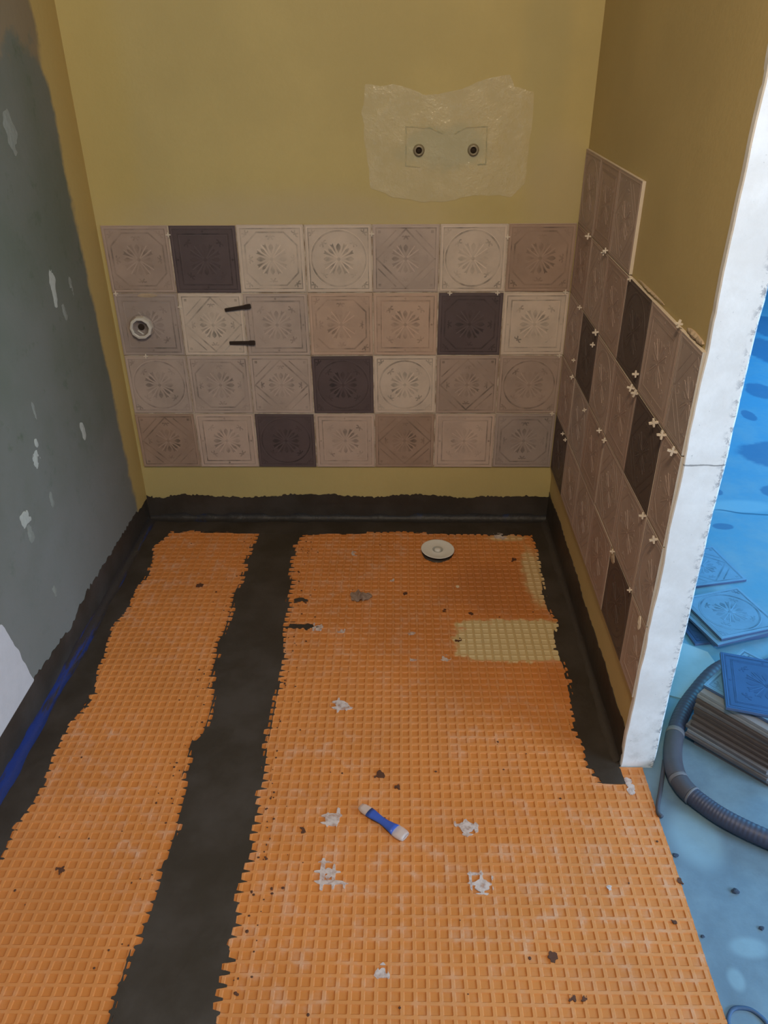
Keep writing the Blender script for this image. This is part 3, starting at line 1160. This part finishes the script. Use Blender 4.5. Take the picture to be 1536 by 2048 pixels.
wall_blob('glue_blob', 'x', -.812, .395, .022, .014, (1.4, -1), .003, M_glue, 'pale glue blob above the lowest dark tile of the right wall', 'glue blob', seed=3, st=.002)
wall_blob('glue_blob', 'x', -1.064, .395, .008, .018, (1.4, -1), .004, M_sp, 'small whitish chip low beside the white wall end', 'glue blob', seed=4, st=.0015)
wall_blob('adhesive_bead', 'x', -1.04, 1.019, .055, .006, (XR, -1), .007, M_glue, 'pale adhesive bead on the tile edge beside the white wall end', 'adhesive', seed=6, st=.002, rough=.25)
wall_blob('adhesive_bead', 'x', -.74, 1.018, .10, .003, (XR, -1), .005, M_glue, 'pale adhesive bead along the top of the long upper row', 'adhesive', seed=7, st=.0015, rough=.25)
wall_blob('adhesive_bead', 'y', .115, .806, .035, .006, (0, -1), .002, M_glue, 'brownish adhesive smear above the tile pierced by the pipe', 'adhesive', seed=8, st=.0015)

# plaster dabs on the green left wall
M_dab = simple('white_filler', (.42, .42, .36), .8, .12, 50, .4)
M_dab2 = simple('faded_filler', (.235, .24, .20), .8, .12, 50, .4)


def lw(u): return (XL0 + XLS * u, 1)


for (px, py, ru, rv, m_, lab) in (
        (20, 265, .026, .045, M_dab2, 'faded ring-shaped filler dab high on the green wall'),
        (108, 598, .022, .050, M_dab, 'largest pale filler dab at tile height on the green wall'),
        (138, 572, .008, .018, M_dab2, 'tiny filler fleck right of the largest dab'),
        (126, 625, .008, .024, M_dab2, 'greenish filler streak under the largest dab'),
        (163, 862, .012, .036, M_dab, 'slender white filler dab nearest the back corner'),
        (74, 886, .013, .020, M_dab, 'upper of two small stacked white filler dabs'),
        (75, 919, .012, .014, M_dab, 'lower of two small stacked white filler dabs'),
        (71, 828, .005, .022, M_dab2, 'thin filler streak above the two stacked dabs'),
        (55, 1038, .024, .034, M_dab, 'white filler dab low on the green wall'),
        (65, 1072, .010, .020, M_dab2, 'filler tail below the low white dab'),
        (105, 1000, .007, .016, M_dab2, 'small greyish filler fleck right of the low dab'),
        (112, 1180, .007, .016, M_dab2, 'thin filler fleck just above the black band')):
    p = at_wall(px, py, -.024)
    wall_blob('plaster_dab', 'x', p[1], p[2], ru, rv, lw, .0018, m_, lab, 'plaster dab', 'filler dabs on the green wall', seed=px % 13, st=.0022 if ru > .01 else .0014, rough=.9)


def f_big(U, V):
    e1 = -.985 - .35 * (V - .3) * -1
    return np.minimum(np.minimum(-(U + 1.0) + (.36 - V) * .22 + fbm(U, V, 18, 40) * .006, V - .105), .335 + fbm(U, V, 10, 41) * .01 - V - (U + 1.0) * .0)


M_dabw = simple('white_plaster_patch', (.56, .53, .52), .8, .08, 30, .3)
o = march('plaster_patch', -1.9, -.93, .09, .36, .006, f_big, lambda u, v, h: (XL0 + XLS * u + (.0022 if h else -.0003), u, v), M_dabw)
tag(o, 'large white plaster patch at the left photo edge above the black band', 'plaster patch')

# ================================================================= BACK WALL PATCH WITH THE TWO WATER OUTLETS
PO = [(.79, 1.37), (.83, 1.368), (.86, 1.372), (.909, 1.364), (.95, 1.345), (.985, 1.345), (1.05, 1.36), (1.12, 1.385), (1.175, 1.391), (1.19, 1.36),
      (1.245, 1.352), (1.243, 1.2), (1.24, 1.12), (1.2, 1.085), (1.1, 1.09), (1.02, 1.075), (.955, 1.071), (.86, 1.085), (.80, 1.11), (.787, 1.2), (.778, 1.3)]


def f_patch(U, V):
    P_ = np.array(PO)
    D = np.full(U.shape, 9.0)
    inside = np.zeros(U.shape, bool)
    n = len(P_)
    for k in range(n):
        a, b = P_[k], P_[(k + 1) % n]
        d = b - a
        t_ = np.clip(((U - a[0]) * d[0] + (V - a[1]) * d[1]) / (d @ d), 0, 1)
        D = np.minimum(D, np.hypot(U - a[0] - d[0] * t_, V - a[1] - d[1] * t_))
        cr = ((a[1] > V) != (b[1] > V)) & (U < (b[0] - a[0]) * (V - a[1]) / (b[1] - a[1] + 1e-12) + a[0])
        inside ^= cr
    f = np.where(inside, D, -D) + fbm(U, V, 30, 50) * .003
    for cx in (.935, 1.087): f = np.minimum(f, np.hypot(U - cx, V - 1.208) - .0125)
    return f


t = NT('pale_filler_patch')
t.pos()
n1 = t.noise(12, 5, .6, vec=t._p)
n2 = t.noise(70, 4, .6, vec=t._p)
c = t.mix(t.step(n1, .3, .7), (.53, .44, .22), (.58, .49, .27))
c = t.mix(t.mth('MULTIPLY', t.step(n2, .5, .7), .25), c, (.60, .55, .36))
gr = t.ell(0, 2, 1.01, 1.215, .115, .055, .3, 1.2, n1)
c = t.mix(t.mth('MULTIPLY', gr, .5), c, (.42, .41, .26))
t.bs(Base_Color=c, Roughness=.26, Specular_IOR_Level=.6)
t.bump(t.mth('MULTIPLY', t.mth('ADD', n2, t.mth('MULTIPLY', t.noise(170, 3, vec=t._p), .6)), t.step(n1, .38, .70)), .5, .004)
M_patch = t.m
patch = empty('filler_patch', (1.0, TT, 1.22))
tag(patch, 'pale glossy filler patch around the two water outlets on the yellow wall', 'filler patch')
march('skim', .76, 1.27, 1.05, 1.41, .005, f_patch, lambda u, v, h: (u - 1.0, -(.0008 if h else -.0002) - (float(fbm(u, v, 22, 60)) * .0004 if h else 0), v - 1.22), M_patch, patch)
# moulding plate whose rim shows through
t = NT('embedded_plate_rim')
t.pos()
n1 = t.noise(30, 4, .6, vec=t._p)
t.bs(Base_Color=t.mix(t.step(n1, .4, .65), (.50, .42, .22), (.33, .32, .19)), Roughness=.4)
M_rim = t.m
for segs in ([(-.06, -.056), (-.101, -.052), (-.101, .048), (-.035, .045), (.0, .030)], [(.035, .030), (.065, .046), (.122, .047), (.124, -.048), (.1, -.05)]):
    bm = bmesh.new()
    pts = []
    for a, b in zip(segs, segs[1:]):
        for k in range(5): pts.append((a[0] + (b[0] - a[0]) * k / 5 + rg.uniform(-.0006, .0006), a[1] + (b[1] - a[1]) * k / 5 + rg.uniform(-.0006, .0006)))
    pts.append(segs[-1])
    for q in stroke(pts, .0032):
        top = [bm.verts.new((x, -.0022, z)) for x, z in q]
        bot = [bm.verts.new((x, -.0002, z)) for x, z in q]
        bm.faces.new(top)
        for k in range(4): bm.faces.new((top[k], bot[k], bot[(k + 1) % 4], top[(k + 1) % 4]))
    bmesh.ops.remove_doubles(bm, verts=bm.verts, dist=.0002)
    bmobj('plate_rim', bm, M_rim, patch)

M_brass = simple('dull_pipe_metal', (.30, .26, .18), .4, .2, 80, .2, metallic=.3)
M_hole = simple('dark_hole', (.03, .018, .010), .8, .1, 40, 0)
for cx, lab in ((.935, 'left water outlet with dark bore in the pale filler patch'), (1.087, 'right water outlet with dark bore in the pale filler patch')):
    w = empty('water_outlet', (cx, TT, 1.208))
    tag(w, lab, 'water outlet', 'water outlets in the back wall')
    lathe('collar', [(.0085, -.03), (.0085, .0100), (.0105, .0108), (.0135, .0100), (.0150, .0035), (.0165, .0005)], M_brass, w, 28, axis='Y')
    lathe('bore', [(.0, .004), (.0088, .0045), (.0088, -.004)], M_hole, w, 20, axis='Y')

# drain pipe end in the second row's first tile
M_pvc = simple('pale_pvc', (.62, .60, .55), .45, .05, 30)
M_pvc2 = simple('grey_pvc', (.26, .22, .20), .5, .2, 60)
pipe = empty('pipe_end', (.076, 0, .708))
tag(pipe, 'round whitish waste pipe end sticking out of a tile on the left', 'pipe')
lathe('rim', [(.0255, -.001), (.0255, .020), (.0275, .0215), (.0335, .0205), (.0350, .017), (.0350, -.001)], M_pvc, pipe, 10, axis='Y', wob=.015, smooth=False)
lathe('sleeve', [(.0258, .012), (.024, .016), (.021, .013), (.018, .006), (.0, .004)], M_pvc2, pipe, 30, axis='Y')
lathe('bore', [(.0100, .0045), (.0100, .0075), (.008, .008), (.0, .006)], M_hole, pipe, 18, axis='Y', loc=(-.001, 0, .001))
bm = bmesh.new()
box_bm(bm, -.004, .020, -.013, -.0105, -.0155, -.0115, .0004, rot=None)
o = bmobj('cross_bar', bm, M_pvc, pipe)
o.rotation_euler = (0, math.radians(38), 0)
lathe('gasket', [(.0355, -.0012), (.0385, .0006), (.0400, -.0002)], M_pvc2, pipe, 24, axis='Y')

# dark wedges across the tile joint
M_wedge = simple('dark_brown_plastic', (.030, .018, .012), .55, .15, 60, .2)


def wedge(x0, z0, x1, z1, lab):
    L = math.hypot(x1 - x0, z1 - z0)
    a = math.atan2(z1 - z0, x1 - x0)
    bm = bmesh.new()
    pr = [(0, .0045, .002), (.003, .0055, .004), (L * .75, .0058, .0075), (L * .78, .0070, .0080), (L - .004, .0072, .0090), (L, .0055, .0085)]
    rings = []
    for (x, hw, th) in pr:
        rings.append([bm.verts.new(p) for p in ((x, .0002, -hw), (x, -th, -hw * .85), (x, -th, hw * .85), (x, .0002, hw))])
    for r_, s_ in zip(rings, rings[1:]):
        for k in range(4): bm.faces.new((r_[k], r_[(k + 1) % 4], s_[(k + 1) % 4], s_[k]))
    bm.faces.new(rings[0]); bm.faces.new(rings[-1])
    o = bmobj('wedge', bm, M_wedge)
    o.location = (x0, -.0008, z0)
    o.rotation_euler = (0, -a, 0)
    tag(o, lab, 'wedge', 'dark wedges on the back wall')


wedge(.342, .760, .424, .773, 'upper slightly tilted dark wedge across the joint beside the cream diamond tile')
wedge(.345, .655, .427, .656, 'lower level dark wedge across the joint beside the cream diamond tile')

# ================================================================= THINGS ON THE MAT
M_cap = simple('white_plastic_cap', (.74, .72, .68), .35, .04, 20, .05)
M_capd = simple('grey_cap_ring', (.42, .43, .41), .4, .1, 40, .1)
p = at(875, 1099, .016)
cap = empty('drain_cap', p[:2] + (0,), (math.radians(1.5), math.radians(2.0), 0))
tag(cap, 'round white plastic drain cap on the orange mat near the back wall', 'drain cap')
lathe('disc', [(.0, .0125), (.026, .0125), (.045, .0150), (.0535, .0170), (.0555, .0185), (.0550, .0196), (.052, .0192), (.040, .0165), (.024, .0150), (.018, .0165)], M_cap, cap, 56)
lathe('ring', [(.0185, .0162), (.0165, .0172), (.0135, .0150), (.011, .0135), (.0105, .013)], M_capd, cap, 36)
lathe('knob', [(.0112, .0130), (.0105, .0178), (.008, .0200), (.0, .0205)], M_cap, cap, 28)
lathe('neck', [(.036, .0), (.034, .0128), (.0, .0130)], M_black, cap, 36)
lathe('collar', [(.052, .0012), (.050, .0042), (.036, .0052)], M_black, cap, 44, wob=.02)

# folded greyish plastic scrap
M_scrap = simple('greyish_crumpled_plastic', (.30, .21, .165), .4, .25, 70, .4)
p = at(721, 1191, .006)
bm = bmesh.new()
vs = {}
nx, ny = 14, 9
for sg in (0, 1):
    for i in range(nx + 1):
        for j in range(ny + 1):
            u, v = i / nx * 2 - 1, j / ny * 2 - 1
            wob = 1 + .12 * math.sin(3 * math.atan2(v, u) + 1)
            s = math.sqrt(max(.0, 1 - .42 * v * v)) * wob
            x, y = u * .033 * s, v * .024 * (1 - .25 * abs(u)) * wob
            fold = math.exp(-((u + .1 + v * .18) / .14) ** 2) * .010
            z = .0020 + fold + .004 * (1 - u * u) * (1 - v * v) + .0015 * math.sin(9 * u + 5 * v)
            vs[sg, i, j] = bm.verts.new((x, y, z - sg * .0013))
for sg in (0, 1):
    for i in range(nx):
        for j in range(ny):
            q = [vs[sg, i, j], vs[sg, i + 1, j], vs[sg, i + 1, j + 1], vs[sg, i, j + 1]]
            bm.faces.new(q if sg == 0 else q[::-1])
for i in range(nx):
    bm.faces.new((vs[0, i, 0], vs[1, i, 0], vs[1, i + 1, 0], vs[0, i + 1, 0]))
    bm.faces.new((vs[0, i, ny], vs[0, i + 1, ny], vs[1, i + 1, ny], vs[1, i, ny]))
for j in range(ny):
    bm.faces.new((vs[0, 0, j], vs[0, 0, j + 1], vs[1, 0, j + 1], vs[1, 0, j]))
    bm.faces.new((vs[0, nx, j], vs[1, nx, j], vs[1, nx, j + 1], vs[0, nx, j + 1]))
o = bmobj('plastic_scrap', bm, M_scrap, smooth=False)
o.location = (p[0], p[1], .0015)
tag(o, 'folded greyish brown plastic scrap lying on the orange mat', 'scrap')

# blue crimp sleeve with clear ends
M_sleeve = simple('blue_sleeve_plastic', (.045, .10, .42), .35, .15, 60, .1)
t = NT('clear_shrink_tube')
t.bs(Base_Color=(.80, .66, .60), Roughness=.3, Alpha=.5)
M_clear = t.m
a0, a1 = at(722, 1613, .006), at(808, 1672, .006)
ang = math.atan2(a1[1] - a0[1], a1[0] - a0[0])
L = math.hypot(a1[0] - a0[0], a1[1] - a0[1])
sl = empty('crimp_sleeve', ((a0[0] + a1[0]) / 2, (a0[1] + a1[1]) / 2, .0065), (0, 0, ang))
tag(sl, 'blue waisted crimp sleeve with clear ends lying on the mat', 'crimp sleeve')


def tube(name, prof, mats, parent, n=20, closed=False, sq=.42):
    vs, fs = [], []
    for (x, r) in prof:
        for k in range(n):
            a = 2 * math.pi * k / n
            vs.append((x, r * math.cos(a), r * sq * math.sin(a)))
    for i in range(len(prof) - 1):
        for k in range(n):
            fs.append((i * n + k, i * n + (k + 1) % n, (i + 1) * n + (k + 1) % n, (i + 1) * n + k))
    if closed:
        fs.append(tuple(range(n)))
        fs.append(tuple(range((len(prof) - 1) * n, len(prof) * n))[::-1])
    return mesh(name, vs, fs, mats, parent, smooth=True)


h = L / 2
tube('blue_sleeve', [(-.62 * h, .0), (-.62 * h, .0125), (-.45 * h, .0120), (-.2 * h, .0098), (0, .0088), (.2 * h, .0098), (.45 * h, .0125), (.62 * h, .0150), (.62 * h, 0)], M_sleeve, sl)
tube('clear_end', [(-.60 * h, .0122), (-.75 * h, .0125), (-.9 * h, .0115), (-1.02 * h, .0085), (-1.0 * h, .0050), (-.75 * h, .0085)], M_clear, sl)
tube('clear_end', [(.60 * h, .0147), (.8 * h, .0158), (.98 * h, .0148), (1.08 * h, .0120), (1.05 * h, .009), (.8 * h, .0115)], M_clear, sl)

# adhesive splashes on the mat: they cling to the webs
t = NT('dried_white_splash')
t.pos()
n1 = t.noise(60, 4, .65, vec=t._p)
t.bs(Base_Color=(.62, .52, .48), Roughness=.6, Alpha=t.step(n1, .15, .62))
M_spl = t.m


def M_crumb_(): return globals().get('M_crumb')


def splash(px, py, r, lab, seed, m=M_spl, name='adhesive_splash', cat='splash', group='dried white splashes on the mat', webs=True, ry=None):
    x, y, _ = at(px, py)
    if m is M_crumb_(): r *= .72
    ry = ry or r
    def f(U, V):
        d = np.sqrt(((U - x) / r) ** 2 + ((V - y) / ry) ** 2)
        g = 1 - d + fbm(U, V, .8 / r, seed) * (1.0 if m is M_crumb_() else .55)
        if webs:
            web = np.maximum(np.mod(U, PITCH) < W_ + .001, np.mod(V, PITCH) < W_ + .001)
            g = np.where(web, g, g - .55)
        return g
    st = max(.0012, min(.0028, r / 7))
    o = march(name, x - r * 1.6, x + r * 1.6, y - ry * 1.6, y + ry * 1.6, st, f, lambda u, v, h: (u, v, (.0012 + float(vnoise(u, v, 90, seed)) * .0004) if h else -.001), m)
    if o: tag(o, lab, cat, group)


for k, (px, py, r, lab) in enumerate((
        (685, 1411, .020, 'round whitish splash halfway up the mat, right of the middle stripe'),
        (931, 1652, .018, 'star-shaped whitish splash right of the blue sleeve'),
        (961, 1768, .024, 'pale splash below the star-shaped one'),
        (664, 1745, .030, 'largest pale splash, below left of the blue sleeve'),
        (767, 1950, .014, 'small whitish splash near the bottom photo edge'),
        (708, 1109, .012, 'whitish speck between the plastic scrap and the back wall'),
        (637, 1254, .014, 'pale splash beside the spur of the middle stripe'),
        (682, 1262, .012, 'faint splash right of the one beside the stripe spur'),
        (891, 1316, .012, 'round pale splash just left of the cream filled patch'),
        (825, 1320, .008, 'tiny pale splash left of the round one by the cream patch'),
        (824, 1268, .010, 'slanted whitish speck above left of the cream patch'),
        (785, 1160, .010, 'faint speck between the drain cap and the plastic scrap'),
        (665, 1636, .020, 'speckled whitish splash just left of the blue sleeve'),
        (1258, 1570, .009, 'white sliver beside the foot of the white wall end'),
        (1220, 1776, .006, 'tiny pale dot near the right edge of the mat'),
        (1000, 1072, .022, 'whitish smear where the mat meets the back band'))):
    splash(px, py, r, lab, 70 + k, ry=(.022 if px == 1258 else None), webs=(px != 1258))
M_chip = simple('cream_chip', (.74, .56, .38), .7, .1, 60, .1)
splash(915, 1173, .006, 'tiny cream chip between drain cap and cream patch', 3, M_chip, 'cream_chip', 'chip', None, False)
M_crumb = simple('dark_brown_crumb', (.10, .038, .018), .8, .2, 60, .2)
for k, (px, py, r, lab) in enumerate((
        (400, 1170, .010, 'dark fleck on the left mat near its far end'),
        (121, 1743, .011, 'forked dark mark on the left mat'),
        (760, 1550, .012, 'brown fleck above the blue sleeve'),
        (796, 1573, .009, 'brown fleck up and right of the blue sleeve'),
        (1103, 1914, .010, 'dark droplet with a pale tail near the bottom right of the mat'),
        (1142, 2000, .008, 'dark speck at the bottom of the mat'),
        (1168, 1998, .005, 'small speck right of the bottom dark speck'),
        (917, 1281, .010, 'dark dash on the left rim of the cream patch'),
        (942, 1228, .007, 'dark speck just above the cream patch'),
        (890, 1220, .008, 'dark dash above left of the cream patch'),
        (1028, 1119, .012, 'dark ring-like fleck near the right black band'),
        (812, 1188, .008, 'brown speck right of the plastic scrap'),
        (605, 1661, .007, 'dark dash between middle stripe and blue sleeve'),
        (995, 1487, .006, 'small brown speck halfway up the mat'),
        (1348, 1843, .005, 'dark speck close to the right edge of the mat'),
        (1362, 1765, .009, 'dark streak on the right mat edge'))):
    splash(px, py, r, lab, 120 + k, M_crumb, 'slurry_crumb', 'crumb', 'dark crumbs on the mat', False)
# fine specks nobody would count
rs = np.random.RandomState(11)
bm = bmesh.new()
for k in range(230):
    x, y = rs.uniform(.1, 1.44), rs.uniform(-1.95, -.12)
    if rs.rand() < .45: x = float(interp(np.array([y]), CR)[0]) + abs(rs.normal(0, .03)) + .01
    elif rs.rand() < .35: x = float(interp(np.array([y]), CL)[0]) - abs(rs.normal(0, .03)) - .01
    if x < .08 or (y > -1.12 and x > 1.32): continue
    r = rs.uniform(.0008, .0022)
    bmesh.ops.create_icosphere(bm, subdivisions=1, radius=r, matrix=Matrix.Translation((x, y, .0004)) @ Matrix.Diagonal((1 + rs.rand(), 1 + rs.rand(), .5, 1)))
o = bmobj('slurry_specks', bm, M_crumb)
tag(o, 'fine dark slurry specks strewn over the orange mats', 'specks', kind='stuff')

# ================================================================= NEXT ROOM
FL = FZ


def flat_tile(kind, col, x, y, z, deg, label, group, tilt=(0, 0), name='loose_tile'):
    """a tile lying face up; x, y, z its centre on the upper face"""
    k = (kind, col, None)
    if k not in _tm2: _tm2[k] = tile_mesh(kind, col)
    o = bpy.data.objects.new(name, _tm2[k])
    COL.objects.link(o)
    m = Matrix.Translation((x, y, z)) @ Matrix.Rotation(math.radians(deg), 4, 'Z') @ Matrix.Rotation(tilt[0], 4, 'X') @ Matrix.Rotation(tilt[1], 4, 'Y') @ Matrix.Rotation(-math.pi / 2, 4, 'X')
    o.matrix_world = m
    return tag(o, label, 'tile', group)


G1 = 'small pile of tiles on the blue floor'
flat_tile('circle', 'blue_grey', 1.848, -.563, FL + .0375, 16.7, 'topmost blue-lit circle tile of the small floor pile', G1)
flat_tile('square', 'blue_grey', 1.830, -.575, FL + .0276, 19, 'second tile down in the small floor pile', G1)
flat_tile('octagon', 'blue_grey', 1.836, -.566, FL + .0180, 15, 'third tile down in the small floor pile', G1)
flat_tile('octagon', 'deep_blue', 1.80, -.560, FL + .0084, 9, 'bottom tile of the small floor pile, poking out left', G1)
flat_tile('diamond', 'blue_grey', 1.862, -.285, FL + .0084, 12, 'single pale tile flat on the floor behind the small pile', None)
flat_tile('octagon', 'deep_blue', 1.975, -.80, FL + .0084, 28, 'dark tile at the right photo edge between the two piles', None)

M_layer = [simple('brown_tile_edge', (.085, .062, .058), .8, .2, 50), simple('greyish_tile_edge', (.13, .115, .12), .8, .2, 50),
           simple('pale_tile_edge', (.24, .25, .28), .75, .15, 50)]
lay_meshes = []
for m_ in M_layer:
    bm = bmesh.new()
    box_bm(bm, -.1, .1, -.1, .1, 0, .0088, .0009)
    lay_meshes.append((bm, m_))
lm = []
for bm, m_ in lay_meshes:
    me = bpy.data.meshes.new('stacked_tile')
    bm.to_mesh(me); bm.free()
    me.materials.append(m_)
    lm.append(me)
ords = ['bottom', 'second', 'third', 'fourth', 'fifth', 'sixth', 'seventh', 'eighth', 'ninth', 'tenth', 'eleventh', 'twelfth', 'thirteenth']
seq = [1, 2, 1, 2, 1, 0, 0, 0, 0, 1, 0, 2, 2]
sh = random.Random(12)
for k in range(13):
    s = k / 12
    jx = sh.uniform(-.005, .005) + (.012 if k in (0, 1) else 0) - (.012 if 2 <= k <= 5 else 0)
    cx, cy = 1.730 + .020 * s + jx, -1.035 + .050 * s + sh.uniform(-.004, .004)
    o = bpy.data.objects.new('stacked_tile', lm[seq[k]])
    COL.objects.link(o)
    o.location = (cx, cy, FL + .0093 * k)
    o.rotation_euler = (0, 0, math.radians(-45 + sh.uniform(-1.5, 1.5) - 2 * s))
    tag(o, ['brown-edged', 'greyish-edged', 'pale-edged'][seq[k]] + ' tile, ' + (ords[k] + (' of' if k == 0 else ' from the bottom of')) + ' the tall tile stack by the hose', 'tile', 'tall stack of tiles beside the hose')
ZT = FL + .0093 * 13
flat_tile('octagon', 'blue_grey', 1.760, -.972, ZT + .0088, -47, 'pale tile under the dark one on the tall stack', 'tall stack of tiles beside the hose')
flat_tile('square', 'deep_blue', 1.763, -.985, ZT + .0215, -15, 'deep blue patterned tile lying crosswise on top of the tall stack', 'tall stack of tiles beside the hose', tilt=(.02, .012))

# ribbed vacuum hose
t = NT('dark_blue_hose')
n1 = t.noise(20, 4, vec=t.obj())
t.bs(Base_Color=t.mix(n1, (.038, .046, .085), (.058, .066, .11)), Roughness=.5)
M_hose = t.m
M_tapeh = simple('worn_grey_hose_wrap', (.075, .08, .105), .55, .15, 40, .2)
M_tapel = simple('pale_wrap_edge', (.16, .165, .19), .6, .1, 40)


def catmull(P, n):
    out = []
    P = [Vector(p) for p in P]
    P = [P[0] * 2 - P[1]] + P + [P[-1] * 2 - P[-2]]
    for i in range(1, len(P) - 2):
        for k in range(n):
            t_ = k / n
            a, b, c, d = P[i - 1], P[i], P[i + 1], P[i + 2]
            out.append(.5 * ((2 * b) + (c - a) * t_ + (2 * a - 5 * b + 4 * c - d) * t_ ** 2 + (3 * b - a - 3 * c + d) * t_ ** 3))
    out.append(P[-2])
    return out


def sweep(name, pts, rad, mats, parent=None, n=18, a=0, b=None, flatk=1.0, off=(0, 0, 0)):
    b = len(pts) if b is None else b
    vs, fs = [], []
    for i in range(a, b):
        tdir = (pts[min(i + 1, len(pts) - 1)] - pts[max(i - 1, 0)]).normalized()
        sd = tdir.cross(Vector((0, 0, 1))).normalized()
        up = sd.cross(tdir).normalized()
        r = rad(i) if callable(rad) else rad
        for k in range(n):
            q = 2 * math.pi * k / n
            vs.append(pts[i] + sd * (math.cos(q) * r) + up * (math.sin(q) * r * flatk) - Vector(off))
    m = b - a
    for i in range(m - 1):
        for k in range(n):
            fs.append((i * n + k, i * n + (k + 1) % n, (i + 1) * n + (k + 1) % n, (i + 1) * n + k))
    fs.append(tuple(range(n))[::-1])
    fs.append(tuple(range((m - 1) * n, m * n)))
    return mesh(name, vs, fs, mats, parent, smooth=True)


hc = [at(px, py, .021)[:2] + (FL + .0215,) for px, py in ((1600, 1345), (1490, 1325), (1435, 1338), (1388, 1388), (1362, 1430), (1348, 1480), (1348, 1530), (1368, 1572), (1410, 1608), (1460, 1640), (1536, 1676), (1640, 1715), (1760, 1745))]
hp = catmull(hc, 40)
hose = empty('vacuum_hose', (1.55, -1.1, FL))
tag(hose, 'thick dark blue vacuum hose curving round the tall tile stack', 'hose')
HO = (1.55, -1.1, FL)
sweep('hose_tube', hp, lambda i: .0200 + .0003 * math.sin(i * 1.25), M_hose, hose, off=HO)
for (a, b, m_) in ((192, 262, M_tapeh), (262, 268, M_tapel), (268, 296, M_tapeh), (296, 300, M_tapel), (186, 192, M_tapel)):
    sweep('wrap', hp, .0216 if m_ is M_tapeh else .0221, m_, hose, a=a, b=b, off=HO)
# dark strap hanging at the foot of the white end
sp = [at(px, py, .004) for px, py in ((1329, 1520), (1326, 1545), (1321, 1580), (1316, 1610), (1317, 1625), (1324, 1633))]
st_ = sweep('cable_end', catmull([(x, y, FL + .0065) for x, y, _ in sp], 12), .0048, simple('dark_cable_rubber', (.07, .075, .10), .6, .1, 40), n=12)
tag(st_, 'short dark cable end on the screed beside the white wall end', 'cable')
# dark ring lying at the bottom right
p = at(1499, 2052, .003)
rg_ = lathe('rubber_ring', [(.030, .0), (.030, .003), (.0335, .0045), (.037, .003), (.037, .0), (.030, .0)], simple('dark_blue_rubber', (.05, .10, .20), .6, .1, 40), None, 44, loc=(p[0], p[1], FL), wob=.02)
tag(rg_, 'dark thin ring on the blue floor at the bottom right photo corner', 'ring')
# cardboard sheet under the piles
M_card = simple('pale_blue_board', (.24, .44, .58), .8, .1, 25, .2)
bm = bmesh.new()
q = [(1.60, -.60), (1.745, -.70), (1.765, -.83), (1.66, -.90), (1.56, -.86)]
top = [bm.verts.new((x, y, FL + .003)) for x, y in q]
bot = [bm.verts.new((x, y, FL)) for x, y in q]
bm.faces.new(top); bm.faces.new(bot[::-1])
for k in range(5): bm.faces.new((top[k], bot[k], bot[(k + 1) % 5], top[(k + 1) % 5]))
o = bmobj('board_sheet', bm, M_card)
tag(o, 'pale blue board scrap on the floor between the small pile and the hose', 'board')
# small stones on the screed
M_st = simple('dark_grit', (.04, .06, .10), .8, .2, 60)
for k, (px, py, r, lab) in enumerate(((1471, 1781, .006, 'dark grit crumb alone in the middle of the near blue floor'), (1524, 1855, .004, 'dark grit crumb at the right photo edge of the near blue floor'),
                                      (1351, 1709, .005, 'dark grit crumb beside the mat edge, upper one'), (1406, 1871, .003, 'tiny dark grit crumb beside the mat edge, lower one'))):
    x, y, _ = at(px, py)
    bm = bmesh.new()
    bmesh.ops.create_icosphere(bm, subdivisions=2, radius=r, matrix=Matrix.Diagonal((1.3, 1, .6, 1)))
    for v in bm.verts: v.co *= 1 + .25 * rg.uniform(-1, 1)
    o = bmobj('grit_crumb', bm, M_st)
    o.location = (x, y, FL + r * .45)
    tag(o, lab, 'grit', 'dark grit on the blue floor')
